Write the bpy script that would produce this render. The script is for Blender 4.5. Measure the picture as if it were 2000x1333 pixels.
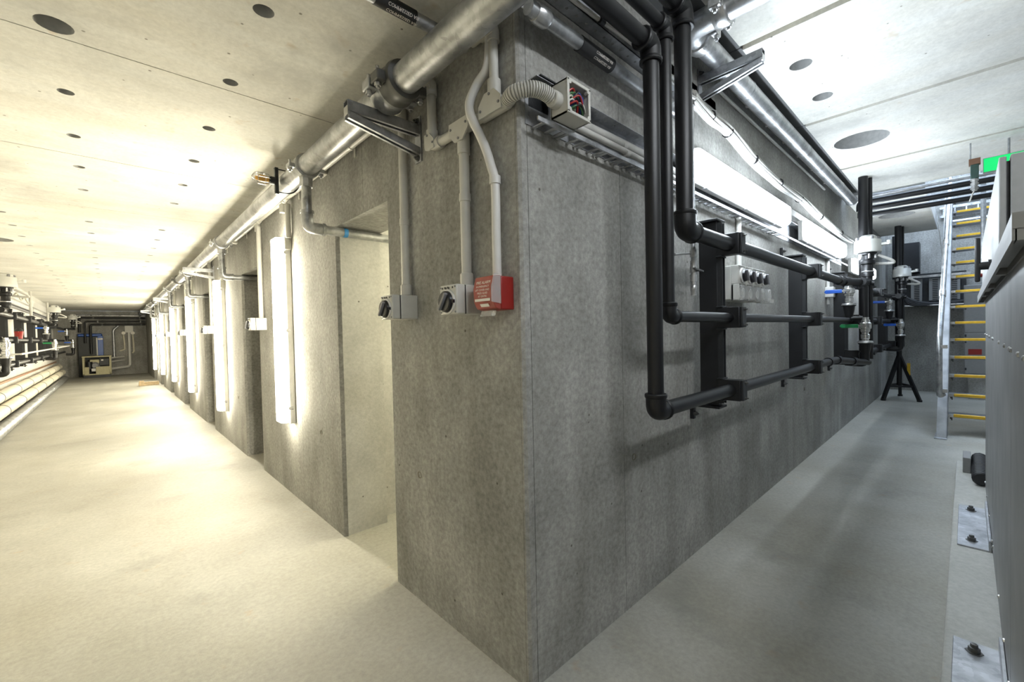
import bpy, bmesh, math, random
from mathutils import Vector, Matrix
from mathutils.geometry import delaunay_2d_cdt
for o in list(bpy.data.objects): bpy.data.objects.remove(o)
random.seed(7)
S = bpy.context.scene
COL = S.collection
# ------------------------------------------------------------------ camera
# world: origin at the foot of the concrete corner, X along the right-hand wall, Y along the left-hand wall, metres
VL, VR, CC = (215., 667.), (1888., 630.), (1000., 666.5)
FPX = math.sqrt(-((VL[0]-CC[0])*(VR[0]-CC[0])+(VL[1]-CC[1])*(VR[1]-CC[1])))
def _d(p): return Vector((p[0]-CC[0], -(p[1]-CC[1]), -FPX)).normalized()
AY = _d(VL); AX = _d(VR); AX = (AX-AY*AX.dot(AY)).normalized(); AZ = AX.cross(AY)
RM = Matrix((AX, AY, AZ))                    # camera axes -> world axes
CAM = Vector((-1.043, -1.052, 1.27))
cd = bpy.data.cameras.new('camera'); cd.sensor_width = 36; cd.lens = FPX/2000*36; cd.clip_start = .02; cd.clip_end = 200
cam = bpy.data.objects.new('camera', cd); COL.objects.link(cam)
cam.matrix_world = Matrix.Translation(CAM) @ RM.to_4x4()
S.camera = cam
# ------------------------------------------------------------------ world, exposure
S.view_settings.view_transform = 'Standard'; S.view_settings.look = 'None'
S.view_settings.gamma = 1; S.view_settings.use_curve_mapping = False
S.view_settings.exposure = 2.5
W = bpy.data.worlds.new('daylight'); S.world = W; W.use_nodes = True
wb = W.node_tree.nodes['Background']; wb.inputs[0].default_value = (.62, .78, 1, 1); wb.inputs[1].default_value = 1.6
E_LEFT, E_RIGHT, E_ROOM, E_TOP = 14.0, 7.5, 18.0, 9.5

# ------------------------------------------------------------------ pixel -> surface helpers (2000x1333 frame)
def ray(x, y): return RM @ Vector((x-CC[0], -(y-CC[1]), -FPX))
def onplane(x, y, ax, v):
    r = ray(x, y); t = (v-CAM[ax])/r[ax]; return CAM+r*t
def LP(x, y, off=0): return onplane(x, y, 0, -off)      # left face of the block (x = 0)
def RP(x, y, off=0): return onplane(x, y, 1, -off)      # right face of the block (y = 0)
def HP(x, y, z=0): return onplane(x, y, 2, z)
def XP(x, y, X): return onplane(x, y, 0, X)
def YP(x, y, Y): return onplane(x, y, 1, Y)

# ------------------------------------------------------------------ mesh builder
class MB:
    def __init__(s): s.v = []; s.f = []; s.p = []
    def add(s, vs, fs):
        n = len(s.v); s.p.append((n, len(s.f))); s.v += [Vector(v) for v in vs]; s.f += [[i+n for i in f] for f in fs]; return s
    def box(s, x0, x1, y0, y1, z0, z1):
        vs = [(x, y, z) for z in (z0, z1) for y in (y0, y1) for x in (x0, x1)]
        return s.add(vs, [(0, 2, 3, 1), (4, 5, 7, 6), (0, 1, 5, 4), (2, 6, 7, 3), (0, 4, 6, 2), (1, 3, 7, 5)])
    def obox(s, c, a, b, d):
        c, a, b, d = map(Vector, (c, a, b, d))
        vs = [c+a*i+b*j+d*k for k in (-1, 1) for j in (-1, 1) for i in (-1, 1)]
        return s.add(vs, [(0, 2, 3, 1), (4, 5, 7, 6), (0, 1, 5, 4), (2, 6, 7, 3), (0, 4, 6, 2), (1, 3, 7, 5)])
    def bar(s, p0, p1, w, h, up=(0, 0, 1)):
        p0, p1 = Vector(p0), Vector(p1); t = (p1-p0); L = t.length; t.normalize()
        sd = t.cross(Vector(up)); sd.normalize(); u = sd.cross(t)
        return s.obox((p0+p1)/2, t*L/2, sd*w/2, u*h/2)
    @staticmethod
    def frame(t):
        t = t.normalized(); a = Vector((0, 0, 1)) if abs(t.z) < .9 else Vector((1, 0, 0))
        u = t.cross(a).normalized(); return u, t.cross(u)
    def lathe(s, o, ax, prof, n=14):
        o, ax = Vector(o), Vector(ax).normalized(); u, w = s.frame(ax); vs = []; fs = []
        for t, r in prof:
            for i in range(n):
                a = 2*math.pi*i/n; vs.append(o+ax*t+(u*math.cos(a)+w*math.sin(a))*max(r, 1e-5))
        for k in range(len(prof)-1):
            for i in range(n):
                j = (i+1) % n; fs.append((k*n+i, k*n+j, (k+1)*n+j, (k+1)*n+i))
        fs.append(tuple(range(n))[::-1]); fs.append(tuple((len(prof)-1)*n+i for i in range(n)))
        return s.add(vs, fs)
    def cyl(s, p0, p1, r, n=14, r2=None):
        p0, p1 = Vector(p0), Vector(p1); return s.lathe(p0, p1-p0, [(0, r), ((p1-p0).length, r if r2 is None else r2)], n)
    def tube(s, pts, r, n=12, bend=.05, seg=5):
        pts = [Vector(p) for p in pts]; path = [pts[0]]
        for i in range(1, len(pts)-1):
            a, b, c = pts[i-1], pts[i], pts[i+1]; d0 = (a-b); d1 = (c-b)
            k = min(bend, d0.length*.49, d1.length*.49); d0.normalize(); d1.normalize()
            if bend <= 0: path.append(b); continue
            q0, q1 = b+d0*k, b+d1*k
            for j in range(seg+1):
                t = j/seg; path.append(q0*(1-t)**2+b*2*t*(1-t)+q1*t*t)
        path.append(pts[-1]); vs = []; fs = []; u = None
        m = len(path)
        for i, p in enumerate(path):
            t = (path[min(i+1, m-1)]-path[max(i-1, 0)]).normalized()
            if u is None: u, _ = s.frame(t)
            u = (u-t*u.dot(t)).normalized(); w = t.cross(u)
            rr = r(i/(m-1)) if callable(r) else r
            for j in range(n):
                a = 2*math.pi*j/n; vs.append(p+(u*math.cos(a)+w*math.sin(a))*rr)
        for k in range(m-1):
            for i in range(n):
                j = (i+1) % n; fs.append((k*n+i, k*n+j, (k+1)*n+j, (k+1)*n+i))
        fs.append(tuple(range(n))[::-1]); fs.append(tuple((m-1)*n+i for i in range(n)))
        return s.add(vs, fs)
    def prism(s, poly, o, u, w, dep):
        o, u, w, dep = map(Vector, (o, u, w, dep)); n = len(poly)
        vs = [o+u*a+w*b for a, b in poly]+[o+u*a+w*b+dep for a, b in poly]
        return s.add(vs, [tuple(range(n))[::-1], tuple(range(n, 2*n))]+[(i, (i+1) % n, n+(i+1) % n, n+i) for i in range(n)])
    def clusters(s, tol=.0008):
        """pieces whose boxes touch belong together"""
        ends = s.p[1:]+[(len(s.v), len(s.f))]; bb = []
        for (a, fa), (c, fc) in zip(s.p, ends):
            vs = s.v[a:c]; bb.append(([min(v[i] for v in vs)-tol for i in range(3)], [max(v[i] for v in vs)+tol for i in range(3)]))
        par = list(range(len(bb)))
        def fd(i):
            while par[i] != i: i = par[i]
            return i
        for i in range(len(bb)):
            for j in range(i):
                if all(bb[i][0][k] <= bb[j][1][k] and bb[j][0][k] <= bb[i][1][k] for k in range(3)): par[fd(i)] = fd(j)
        out = {}
        for i in range(len(bb)):
            (a, fa), (c, fc) = s.p[i], ends[i]; m = out.setdefault(fd(i), MB()); m.add(s.v[a:c], [[q-a for q in f] for f in s.f[fa:fc]])
        return list(out.values())
    def build(s, name, mat, parent=None, bevel=0, smooth=True, joined=False):
        if parent is not None and not joined and 1 < len(s.p) < 90:
            cs = s.clusters()
            if len(cs) > 1:
                os_ = [c.build(name, mat, parent, bevel, smooth, True) for c in cs]; return os_[0]
        off = rootinv(parent)
        me = bpy.data.meshes.new(name); me.from_pydata([off @ v for v in s.v], [], s.f)
        bm = bmesh.new(); bm.from_mesh(me); bmesh.ops.recalc_face_normals(bm, faces=bm.faces); bm.to_mesh(me); bm.free()
        if smooth: me.shade_smooth(); me.set_sharp_from_angle(angle=math.radians(38))
        me.materials.append(mat)
        o = bpy.data.objects.new(name, me); COL.objects.link(o)
        if parent is not None: o.parent = parent
        if bevel:
            b = o.modifiers.new('bevel', 'BEVEL'); b.width = bevel; b.segments = 2; b.limit_method = 'ANGLE'; b.angle_limit = .6
        return o
INV = {}
def rootinv(p):
    while p is not None:
        if p.name in INV: return INV[p.name]
        p = p.parent
    return Matrix.Identity(4)
def tag(o, label, cat, group=None):
    o['label'] = label; o['category'] = cat
    if group: o['group'] = group
    return o
def thing(name, label, cat, loc=(0, 0, 0), group=None):
    o = bpy.data.objects.new(name, None); o.empty_display_size = .05; COL.objects.link(o); o.location = loc
    INV[o.name] = Matrix.Translation(-Vector(loc)); return tag(o, label, cat, group)
def solo(name, mb, mat, label, cat, group=None, bevel=0):
    lo = [min(v[i] for v in mb.v) for i in range(3)]; hi = [max(v[i] for v in mb.v) for i in range(3)]
    loc = Vector(((lo[0]+hi[0])/2, (lo[1]+hi[1])/2, lo[2]))
    m2 = MB(); m2.v = [v-loc for v in mb.v]; m2.f = mb.f
    o = m2.build(name, mat, None, bevel); o.location = loc; return tag(o, label, cat, group)
def struct(name, mb, mat, parent=None, bevel=0):
    o = mb.build(name, mat, parent, bevel)
    if parent is None: o['kind'] = 'structure'
    return o
def dup(root, delta=(0, 0, 0), label=None, rotz=0, loc=None):
    def cp(o, par):
        c = o.copy(); COL.objects.link(c)
        if par is not None: c.parent = par
        for ch in o.children: cp(ch, c)
        return c
    r = cp(root, None); r.location = Vector(root.location)+Vector(delta) if loc is None else loc
    if rotz: r.rotation_euler = (0, 0, rotz)
    if label: r['label'] = label
    return r
def textmesh(name, txt, size, mat, parent, mapfn, align='CENTER'):
    """flat lettering; mapfn turns (u, v) of the text plane into a world point"""
    cu = bpy.data.curves.new(name, 'FONT'); cu.body = txt; cu.size = size; cu.align_x = align; cu.align_y = 'CENTER'; cu.resolution_u = 2
    t = bpy.data.objects.new(name, cu); COL.objects.link(t); bpy.context.view_layer.update()
    me = bpy.data.meshes.new_from_object(t); bpy.data.objects.remove(t)
    inv = rootinv(parent)
    for v in me.vertices: v.co = inv @ Vector(mapfn(v.co.x, v.co.y))
    me.materials.clear(); me.materials.append(mat)
    o = bpy.data.objects.new(name, me); COL.objects.link(o); o.parent = parent; return o

# ------------------------------------------------------------------ materials
def newmat(name):
    m = bpy.data.materials.new(name); m.use_nodes = True; nt = m.node_tree
    return m, nt, nt.nodes['Principled BSDF']
def simple(name, col, rough=.5, metal=0, noise=.12, scale=30, bump=0, **kw):
    m, nt, b = newmat(name); N, L = nt.nodes.new, nt.links.new
    b.inputs['Roughness'].default_value = rough; b.inputs['Metallic'].default_value = metal
    for k, v in kw.items(): b.inputs[k].default_value = v
    tc = N('ShaderNodeTexCoord'); nz = N('ShaderNodeTexNoise'); nz.inputs['Scale'].default_value = scale; nz.inputs['Detail'].default_value = 4
    L(tc.outputs['Object'], nz.inputs['Vector'])
    rp = N('ShaderNodeValToRGB'); rp.color_ramp.elements[0].position = .3; rp.color_ramp.elements[1].position = .7
    rp.color_ramp.elements[0].color = tuple(c*(1-noise) for c in col)+(1,); rp.color_ramp.elements[1].color = tuple(min(1, c*(1+noise)) for c in col)+(1,)
    L(nz.outputs['Fac'], rp.inputs[0]); L(rp.outputs[0], b.inputs['Base Color'])
    if bump:
        bp = N('ShaderNodeBump'); bp.inputs['Strength'].default_value = bump; bp.inputs['Distance'].default_value = .004
        L(nz.outputs['Fac'], bp.inputs['Height']); L(bp.outputs[0], b.inputs['Normal'])
    return m
def concrete(name, dark, light, stain, big=1.3, streak=(5, 5, .5), pits=True, rough=.85, stainamt=.35, fine=.10, specks=0):
    m, nt, b = newmat(name); N, L = nt.nodes.new, nt.links.new; b.inputs['Roughness'].default_value = rough
    tc = N('ShaderNodeTexCoord')
    def noise(scale, vec=None, det=6, ro=.6):
        n = N('ShaderNodeTexNoise'); n.inputs['Scale'].default_value = scale; n.inputs['Detail'].default_value = det; n.inputs['Roughness'].default_value = ro
        L(vec or tc.outputs['Object'], n.inputs['Vector']); return n.outputs['Fac']
    def ramp(fac, p0, c0, p1, c1):
        r = N('ShaderNodeValToRGB'); e = r.color_ramp.elements; e[0].position = p0; e[1].position = p1
        e[0].color = tuple(c0)+(1,); e[1].color = tuple(c1)+(1,); L(fac, r.inputs[0]); return r.outputs[0]
    def mix(fac, a, c, mode='MIX'):
        x = N('ShaderNodeMix'); x.data_type = 'RGBA'; x.blend_type = mode
        if isinstance(fac, float): x.inputs[0].default_value = fac
        else: L(fac, x.inputs[0])
        L(a, x.inputs[6]); L(c, x.inputs[7]); return x.outputs[2]
    mp = N('ShaderNodeMapping'); mp.inputs['Scale'].default_value = streak; L(tc.outputs['Object'], mp.inputs['Vector'])
    col = ramp(noise(big), .28, dark, .72, light)
    st = ramp(noise(1.0, mp.outputs[0], 5), .35, (0, 0, 0), .75, (1, 1, 1))
    sc = N('ShaderNodeMath'); sc.operation = 'MULTIPLY'; sc.inputs[1].default_value = stainamt; L(st, sc.inputs[0])
    rgb = N('ShaderNodeRGB'); rgb.outputs[0].default_value = tuple(stain)+(1,)
    col = mix(sc.outputs[0], col, rgb.outputs[0])
    fn = noise(45, None, 5, .7)
    col = mix(1.0, col, ramp(fn, .25, (1-fine*2,)*3, .75, (1+fine*.6,)*3), 'MULTIPLY')
    bp = N('ShaderNodeBump'); bp.inputs['Strength'].default_value = .25; bp.inputs['Distance'].default_value = .004; L(fn, bp.inputs['Height'])
    if pits:
        vo = N('ShaderNodeTexVoronoi'); vo.inputs['Scale'].default_value = 9; L(tc.outputs['Object'], vo.inputs['Vector'])
        pr = ramp(vo.outputs['Distance'], .035, (.35, .33, .30), .06, (1, 1, 1)); col = mix(1.0, col, pr, 'MULTIPLY')
    if specks:
        sp = ramp(noise(7.0, None, 3, .55), .66, (0, 0, 0), .74, (specks,)*3); rg = N('ShaderNodeRGB'); rg.outputs[0].default_value = (.42, .27, .12, 1)
        col = mix(sp, col, rg.outputs[0])
        sp = ramp(noise(1.7, None, 6, .65), .56, (0, 0, 0), .72, (.55,)*3); rg = N('ShaderNodeRGB'); rg.outputs[0].default_value = tuple(c*.62 for c in dark)+(1,)
        col = mix(sp, col, rg.outputs[0])
    L(col, b.inputs['Base Color']); L(bp.outputs[0], b.inputs['Normal'])
    return m
def emis(name, col, st):
    m, nt, b = newmat(name); b.inputs['Base Color'].default_value = (.9, .9, .88, 1); b.inputs['Roughness'].default_value = .4
    b.inputs['Emission Color'].default_value = tuple(col)+(1,); b.inputs['Emission Strength'].default_value = st; return m
def galv(name, base, rough=.32):
    m, nt, b = newmat(name); N, L = nt.nodes.new, nt.links.new; b.inputs['Metallic'].default_value = .85; b.inputs['Roughness'].default_value = rough
    tc = N('ShaderNodeTexCoord'); v = N('ShaderNodeTexVoronoi'); v.inputs['Scale'].default_value = 55; L(tc.outputs['Object'], v.inputs['Vector'])
    n = N('ShaderNodeTexNoise'); n.inputs['Scale'].default_value = 9; n.inputs['Detail'].default_value = 5; L(tc.outputs['Object'], n.inputs['Vector'])
    a = N('ShaderNodeMath'); a.operation = 'ADD'; L(n.outputs['Fac'], a.inputs[0])
    s2 = N('ShaderNodeMath'); s2.operation = 'MULTIPLY'; s2.inputs[1].default_value = .25; L(v.outputs['Color'], s2.inputs[0]); L(s2.outputs[0], a.inputs[1])
    r = N('ShaderNodeValToRGB'); e = r.color_ramp.elements; e[0].position = .35; e[1].position = .9
    e[0].color = tuple(c*.5 for c in base)+(1,); e[1].color = tuple(min(1, c*1.2) for c in base)+(1,)
    L(a.outputs[0], r.inputs[0]); L(r.outputs[0], b.inputs['Base Color'])
    rr = N('ShaderNodeMapRange'); rr.inputs[3].default_value = rough-.08; rr.inputs[4].default_value = rough+.14; L(a.outputs[0], rr.inputs[0]); L(rr.outputs[0], b.inputs['Roughness'])
    return m
M = {}
M['wall_warm'] = concrete('concrete_wall', (.26, .255, .237), (.50, .49, .457), (.18, .17, .148), big=2.5, streak=(5.5, 5.5, 1.0), stainamt=.55, fine=.25)
M['wall_cool'] = M['wall_warm']
M['wall_pale'] = concrete('pale_concrete_wall', (.60, .59, .55), (.72, .71, .67), (.5, .48, .42), stainamt=.3)  # gallery side wall, taken as pale concrete
M['hole_r'] = simple('hole_lining_pale', (.42, .42, .41), .9)
M['jamb'] = concrete('concrete_door_jamb', (.42, .413, .385), (.62, .612, .575), (.40, .385, .335), big=3, streak=(2, 2, 1.5), stainamt=.5, fine=.11)
M['floor'] = concrete('concrete_floor', (.33, .322, .285), (.48, .472, .425), (.30, .275, .21), big=1.1, streak=(1.6, .9, 1), pits=False, rough=.62, stainamt=.6, fine=.12, specks=.25)
M['ceil'] = concrete('concrete_soffit', (.55, .545, .51), (.76, .75, .70), (.52, .47, .36), big=2.0, streak=(.8, 6, 1), pits=True, stainamt=.35, fine=.09, specks=.35)
M['ceil_r'] = concrete('concrete_soffit_planks', (.55, .545, .51), (.76, .75, .70), (.52, .47, .36), big=2.0, streak=(6, .8, 1), pits=True, stainamt=.35, fine=.09, specks=.35)
M['joint'] = simple('joint_sealant', (.46, .41, .30), .9)
M['hole'] = simple('hole_lining', (.22, .22, .21), .9)
M['galv'] = galv('galvanised_steel', (.50, .51, .52))
M['zinc'] = galv('zinc_fitting', (.62, .62, .62), .25)
M['strut'] = galv('strut_steel', (.50, .51, .53), .38)
M['dark_iron'] = simple('dark_coupling_iron', (.13, .13, .125), .45, .6)
M['black_pipe'] = simple('black_plastic_pipe', (.004, .004, .005), .42, 0, .3, 12)
M['black_steel'] = simple('black_painted_steel', (.007, .0075, .009), .45, 0, .25, 15)
M['charcoal'] = simple('charcoal_plate', (.025, .027, .029), .5, .2)
M['pvc'] = simple('cream_pvc', (.52, .51, .465), .42, 0, .05, 20)
M['pvc_white'] = simple('white_plastic', (.62, .61, .58), .4, 0, .04, 20)
M['cable'] = simple('grey_cable', (.45, .44, .41), .5, 0, .15, 14)
M['black'] = simple('black_rubber', (.015, .015, .016), .55)
M['knob'] = simple('black_knob', (.012, .012, .014), .3)
M['grey_bar'] = simple('grey_plastic', (.20, .20, .21), .4)
M['red'] = simple('red_plastic', (.26, .014, .010), .35, 0, .08, 25)
M['red_face'] = simple('red_faded_face', (.34, .06, .042), .4, 0, .12, 40)
M['white_print'] = simple('white_print', (.78, .74, .68), .6, 0, .02)
M['dark_print'] = simple('dark_print', (.03, .03, .03), .6, 0, .02)
M['clear'] = simple('clear_plastic', (.85, .85, .83), .15, 0, .02, 20, **{'Transmission Weight': .75, 'IOR': 1.2})
M['blue_tape'] = simple('blue_tape', (.04, .22, .50), .5)
M['blue'] = simple('blue_handle', (.015, .10, .50), .35)
M['green'] = simple('green_handle', (.01, .20, .06), .35)
M['blue_tank'] = simple('blue_enamel', (.012, .075, .34), .3)
M['khaki'] = simple('khaki_enamel', (.42, .38, .22), .45)
M['steel_panel'] = simple('brushed_panel', (.24, .24, .235), .42, .35, .18, 6)
M['cabinet'] = simple('grey_enamel', (.22, .22, .215), .5, 0, .05)
M['stair_steel'] = simple('stair_steel', (.26, .265, .27), .5, .5, .25, 8)
M['cabinet_dk'] = M['cabinet']
M['plinth'] = concrete('painted_plinth', (.44, .44, .41), (.54, .535, .50), (.36, .35, .30), pits=False)
M['strip'] = simple('dark_bearing_strip', (.085, .085, .085), .6, 0, .1, 4)
M['yellow'] = simple('yellow_nosing', (.62, .38, .02), .5, 0, .1, 40)
M['chrome'] = simple('nickel_valve', (.62, .62, .60), .22, .9, .1, 18)
M['alu'] = simple('aluminium_housing', (.66, .66, .63), .35, .35, .06, 8)
M['brass'] = simple('amber_bulb', (.65, .36, .08), .3, 0, .2, 30)
M['copper'] = simple('copper_tube', (.48, .27, .15), .35, .7)
M['wood'] = simple('pale_timber', (.55, .42, .26), .7, 0, .2, 20)
M['lagging'] = simple('cream_lagging', (.62, .58, .47), .5, 0, .1, 8)
M['red_wire'] = simple('red_wire', (.35, .015, .012), .4)
M['green_wire'] = simple('green_wire', (.06, .16, .06), .4)
M['blue_wire'] = simple('blue_wire', (.03, .06, .22), .4)
M['white_wire'] = simple('white_wire', (.55, .54, .46), .4)
M['dark_green'] = simple('dark_green_box', (.02, .055, .045), .4)
M['rust'] = simple('brown_wood_block', (.16, .08, .045), .7)
M['dimple_shade'] = simple('brown_dimple_shade', (.17, .145, .10), .9, 0, .3, 14)  # dark brown standing in for the shade inside the tie holes
M['lampL'] = emis('diffuser_gallery', (1, .925, .72), E_LEFT)
M['lampR'] = emis('diffuser_corridor', (.80, .90, 1), E_RIGHT)
M['lampRoom'] = emis('diffuser_room', (1, .94, .68), E_ROOM)
M['lampT'] = emis('diffuser_junction_ceiling', (.90, .95, 1), E_TOP)
M['exit'] = emis('exit_sign_green', (.0, .15, .035), 1.0); M['exit'].node_tree.nodes['Principled BSDF'].inputs['Base Color'].default_value = (0, .12, .03, 1)

# ================================================================== SETTING
YEND, XEND, XW, YR, YB = 20.9, 10.0, -2.37, -2.3, -3.0
ZL, ZR = 2.40, 2.835
ND = 7; DP = 2.62                                  # doorways along the gallery and their spacing
D0, D1, DH, WT = .955, 1.645, 1.95, .29
struct('floor', MB().box(XW-.3, XEND+.3, YB-.3, YEND+.3, -.12, 0), M['floor'])
# block wall, gallery side: piers, lintels; vertical shutter joints left as 3 mm grooves
b = MB(); g = .0015
def pier(y0, y1, z0, z1, cuts):
    ys = [y0]+[c for c in cuts if y0+.05 < c < y1-.05]+[y1]
    for a, c in zip(ys[:-1], ys[1:]):
        b.box(0, WT, a+(g if a != y0 else 0), c-(g if c != y1 else 0), z0, z1)
        if c != y1: b.box(.004, WT, c-g, c+g, z0, z1)
prev = .02
for k in range(ND):
    a, c = D0+DP*k, D1+DP*k
    pier(prev, a, 0, DH, [prev+.75, prev+1.30] if k else []); prev = c
    pier(a, c, DH, ZL, [a+.28])
    pier(prev if k < 0 else (D1+DP*(k-1) if k else .02), a, DH, ZL, [(D1+DP*(k-1))+.75, (D1+DP*(k-1))+1.30] if k else [])
pier(prev, YEND, 0, ZL, [prev+.75])
# chamfered arris at the corner
b.prism([(.006, .02), (.018, .004), (.30, .004), (.30, .02)], (0, 0, 0), (1, 0, 0), (0, 1, 0), (0, 0, ZR)); b.box(.040, .30, 0, .02, 0, ZR)
b.box(0, WT, .02, D0, ZL, ZR)
wl = struct('wall_inner_left', b, M['wall_warm'])
MB().prism([(0, .0185), (0, .010), (.010, 0), (.0375, 0), (.0375, .0185)], (0, 0, 0), (1, 0, 0), (0, 1, 0), (0, 0, ZR)).build('corner_edge', M['wall_warm'], wl)
# chamfer strips of the doorways, far side, in plain wall concrete
for k in range(3):
    y = D1+DP*k
    MB().prism([(-.001, 0), (.022, -.012), (.022, .0), (0, .002)], (0, y, 0), (1, 0, 0), (0, 1, 0), (0, 0, DH-.002)).build('door_arris', M['wall_warm'], wl)
# tie-hole dimples: shallow rings, the shade inside them painted as dark brown
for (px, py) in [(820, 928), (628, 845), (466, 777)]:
    p = LP(px, py); MB().lathe(p+Vector((.004, 0, 0)), (-1, 0, 0), [(0, .016), (.006, .016), (.002, .010)], 10).build('tie_hole', M['dimple_shade'], wl)
b = MB()
cuts = [.30, .62, 1.26, 2.3, 3.35, 4.6, 6.0, 7.5, XEND]
x0 = .30
for c in cuts[1:]:
    b.box(x0+(g if x0 > .31 else 0), c-g, 0, .3, 0, ZR); b.box(c-g, c+g, .004, .3, 0, ZR); x0 = c
wr = struct('wall_inner_right', b, M['wall_cool'])
for (px, py) in [(1238, 893), (1465, 803), (1571, 760)]:  # dimples of this face, their shade put into the colour too
    p = RP(px, py); MB().lathe(p+Vector((0, .004, 0)), (0, -1, 0), [(0, .015), (.006, .015), (.002, .010)], 10).build('tie_hole', M['dimple_shade'], wr)
struct('wall_end_left', MB().box(XW-.3, .3, YEND, YEND+.3, 0, ZL), M['wall_warm'])
struct('wall_end_right', MB().box(XEND, XEND+.3, YR-.3, .3, 0, 4.6), M['wall_warm'])
struct('wall_left', MB().box(XW-.3, XW, YB-.3, YEND, 0, ZR), M['wall_pale'])
struct('wall_back', MB().box(XW, 1.0, YB-.3, YB, 0, ZR), M['wall_cool'])
struct('wall_right', MB().box(1.0, XEND, YR-.3, YR, 0, 4.6).box(1.0, 1.2, YB-.3, YR, 0, ZR), M['wall_cool'])
# rooms behind the doorways
b = MB().box(1.7, 1.9, .3, YEND, 0, ZL)
for k in range(ND): b.box(WT, 1.7, 1.74+DP*k, 1.9+DP*k, 0, ZL)
b.box(WT, 1.7, .30, .36, 0, ZL)
struct('wall_rooms', b, M['jamb'])
# pale concrete lining of the first doorway (far reveal and soffit)
MB().box(.022, WT+.001, D1-.004, D1+.01, 0, DH).build('reveal', M['jamb'], wl)

# ---- ceilings: precast planks with cast-in holes
def slab(holes, x0, x1, y0, y1, z0, z1, depth=.14):
    """plank with real round blind holes in its underside"""
    pts = [(x0, y0), (x1, y0), (x1, y1), (x0, y1)]; edges = [(0, 1), (1, 2), (2, 3), (3, 0)]; n = 20; rings = []
    for (cx, cy, r) in holes:
        s0 = len(pts)
        for i in range(n): pts.append((cx+r*math.cos(2*math.pi*i/n), cy+r*math.sin(2*math.pi*i/n)))
        edges += [(s0+i, s0+(i+1) % n) for i in range(n)]; rings.append(range(s0, s0+n))
    vs, _, fs, *_ = delaunay_2d_cdt([Vector(p) for p in pts], edges, [], 0, 1e-6)
    m = MB(); keep = []
    for f in fs:
        c = sum((Vector(vs[i]) for i in f), Vector((0, 0)))/len(f)
        if not any((c.x-h[0])**2+(c.y-h[1])**2 < (h[2]*.97)**2 for h in holes): keep.append(f)
    m.add([(v[0], v[1], z0) for v in vs], keep)
    m.add([(x0, y0, z0), (x1, y0, z0), (x1, y1, z0), (x0, y1, z0), (x0, y0, z1), (x1, y0, z1), (x1, y1, z1), (x0, y1, z1)],
          [(0, 1, 5, 4), (1, 2, 6, 5), (2, 3, 7, 6), (3, 0, 4, 7), (4, 5, 6, 7)])
    h2 = MB()
    for (cx, cy, r) in holes:
        vs2 = [(cx+r*math.cos(2*math.pi*i/n), cy+r*math.sin(2*math.pi*i/n), z) for z in (z0, z0+depth) for i in range(n)]
        h2.add(vs2, [(i, (i+1) % n, n+(i+1) % n, n+i) for i in range(n)]+[tuple(range(n, 2*n))])
    return m, h2
HY = [.613+.556*i+.0021*i*i for i in range(34)]
holesL = []
for ci, cx in enumerate((-.622, -1.155, -1.69)):
    for i, y in enumerate(HY):
        if y > YEND-.3: break
        r = .029
        if ci == 0 and i == 0: r = .033
        if ci == 1 and i == 1: r = .052
        if ci == 1 and i == 0: continue
        holesL.append((cx, y, r))
holesL += [(-1.93, 6.13, .15), (-1.97, 12.4, .16)]
ceilL = struct('ceiling_left', MB().box(XW, 1.7, 0, YEND, ZL+.20, ZL+.25).box(XW, 0, -.001, .004, ZL+.002, ZR), M['ceil'])
ys = [0.0, 1.25]
while ys[-1]+1.38 < YEND: ys.append(ys[-1]+1.38)
ys.append(YEND)
for a, c in zip(ys[:-1], ys[1:]):
    hs = [h for h in holesL if a+h[2]+.004 < h[1] < c-h[2]-.004]
    m, h2 = slab(hs, XW, 0.0, a+(.003 if a else 0), c-.003, ZL, ZL+.20)
    p = m.build('plank', M['ceil'], ceilL, smooth=False)
    if h2.v: h2.build('hole_lining', M['hole_r'], p)
MB().box(0, 1.7, .3, YEND, ZL, ZL+.2).build('room_soffit', M['ceil'], ceilL)
ceilR = struct('ceiling_right', MB().box(XW, 5.60, YB, 0, ZR+.16, ZR+.22), M['ceil_r'])
xs = [XW, -1.18, .20, 1.585, 2.965, 4.371, 5.60]
holesR = [(2.019, -.372, .058), (2.553, -.378, .058), (3.640, -.440, .185)]
for i, (a, c) in enumerate(zip(xs[:-1], xs[1:])):
    hs = [h for h in holesR if a < h[0] < c]
    m, h2 = slab(hs, a+.023, c-.023, YB, -.185, ZR, ZR+.16, .15)
    p = m.build('plank', M['ceil_r'], ceilR, smooth=False)
    if h2.v: h2.build('hole_lining', M['hole_r'], p)
    if c < 5.5: MB().box(c-.0235, c+.0235, YB, -.185, ZR+.026, ZR+.05).build('joint_filler', M['joint'], ceilR)
    MB().box(a+.004, c-.004, -.185, .0, ZR+.004, ZR+.06).build('bearing_strip', M['strip'], ceilR)
# slab over the far end and the shaft of the stair hatch
m, h2 = slab([(7.25, -.36, .20)], 5.9, 9.05, -.71, 0, ZR, ZR+.2)
cf = struct('ceiling_far', m, M['ceil_r']); h2.build('hole_lining', M['hole_r'], cf)
MB().box(5.9, 9.05, -.722, -.71, ZR-.005, ZR+.2).build('edge_trim', M['pvc_white'], cf)
struct('wall_shaft', MB().box(5.60, 5.66, YR, .0, ZR+.16, 4.6).box(5.6, XEND, .0, .3, ZR, 4.6), M['wall_cool'])

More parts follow.
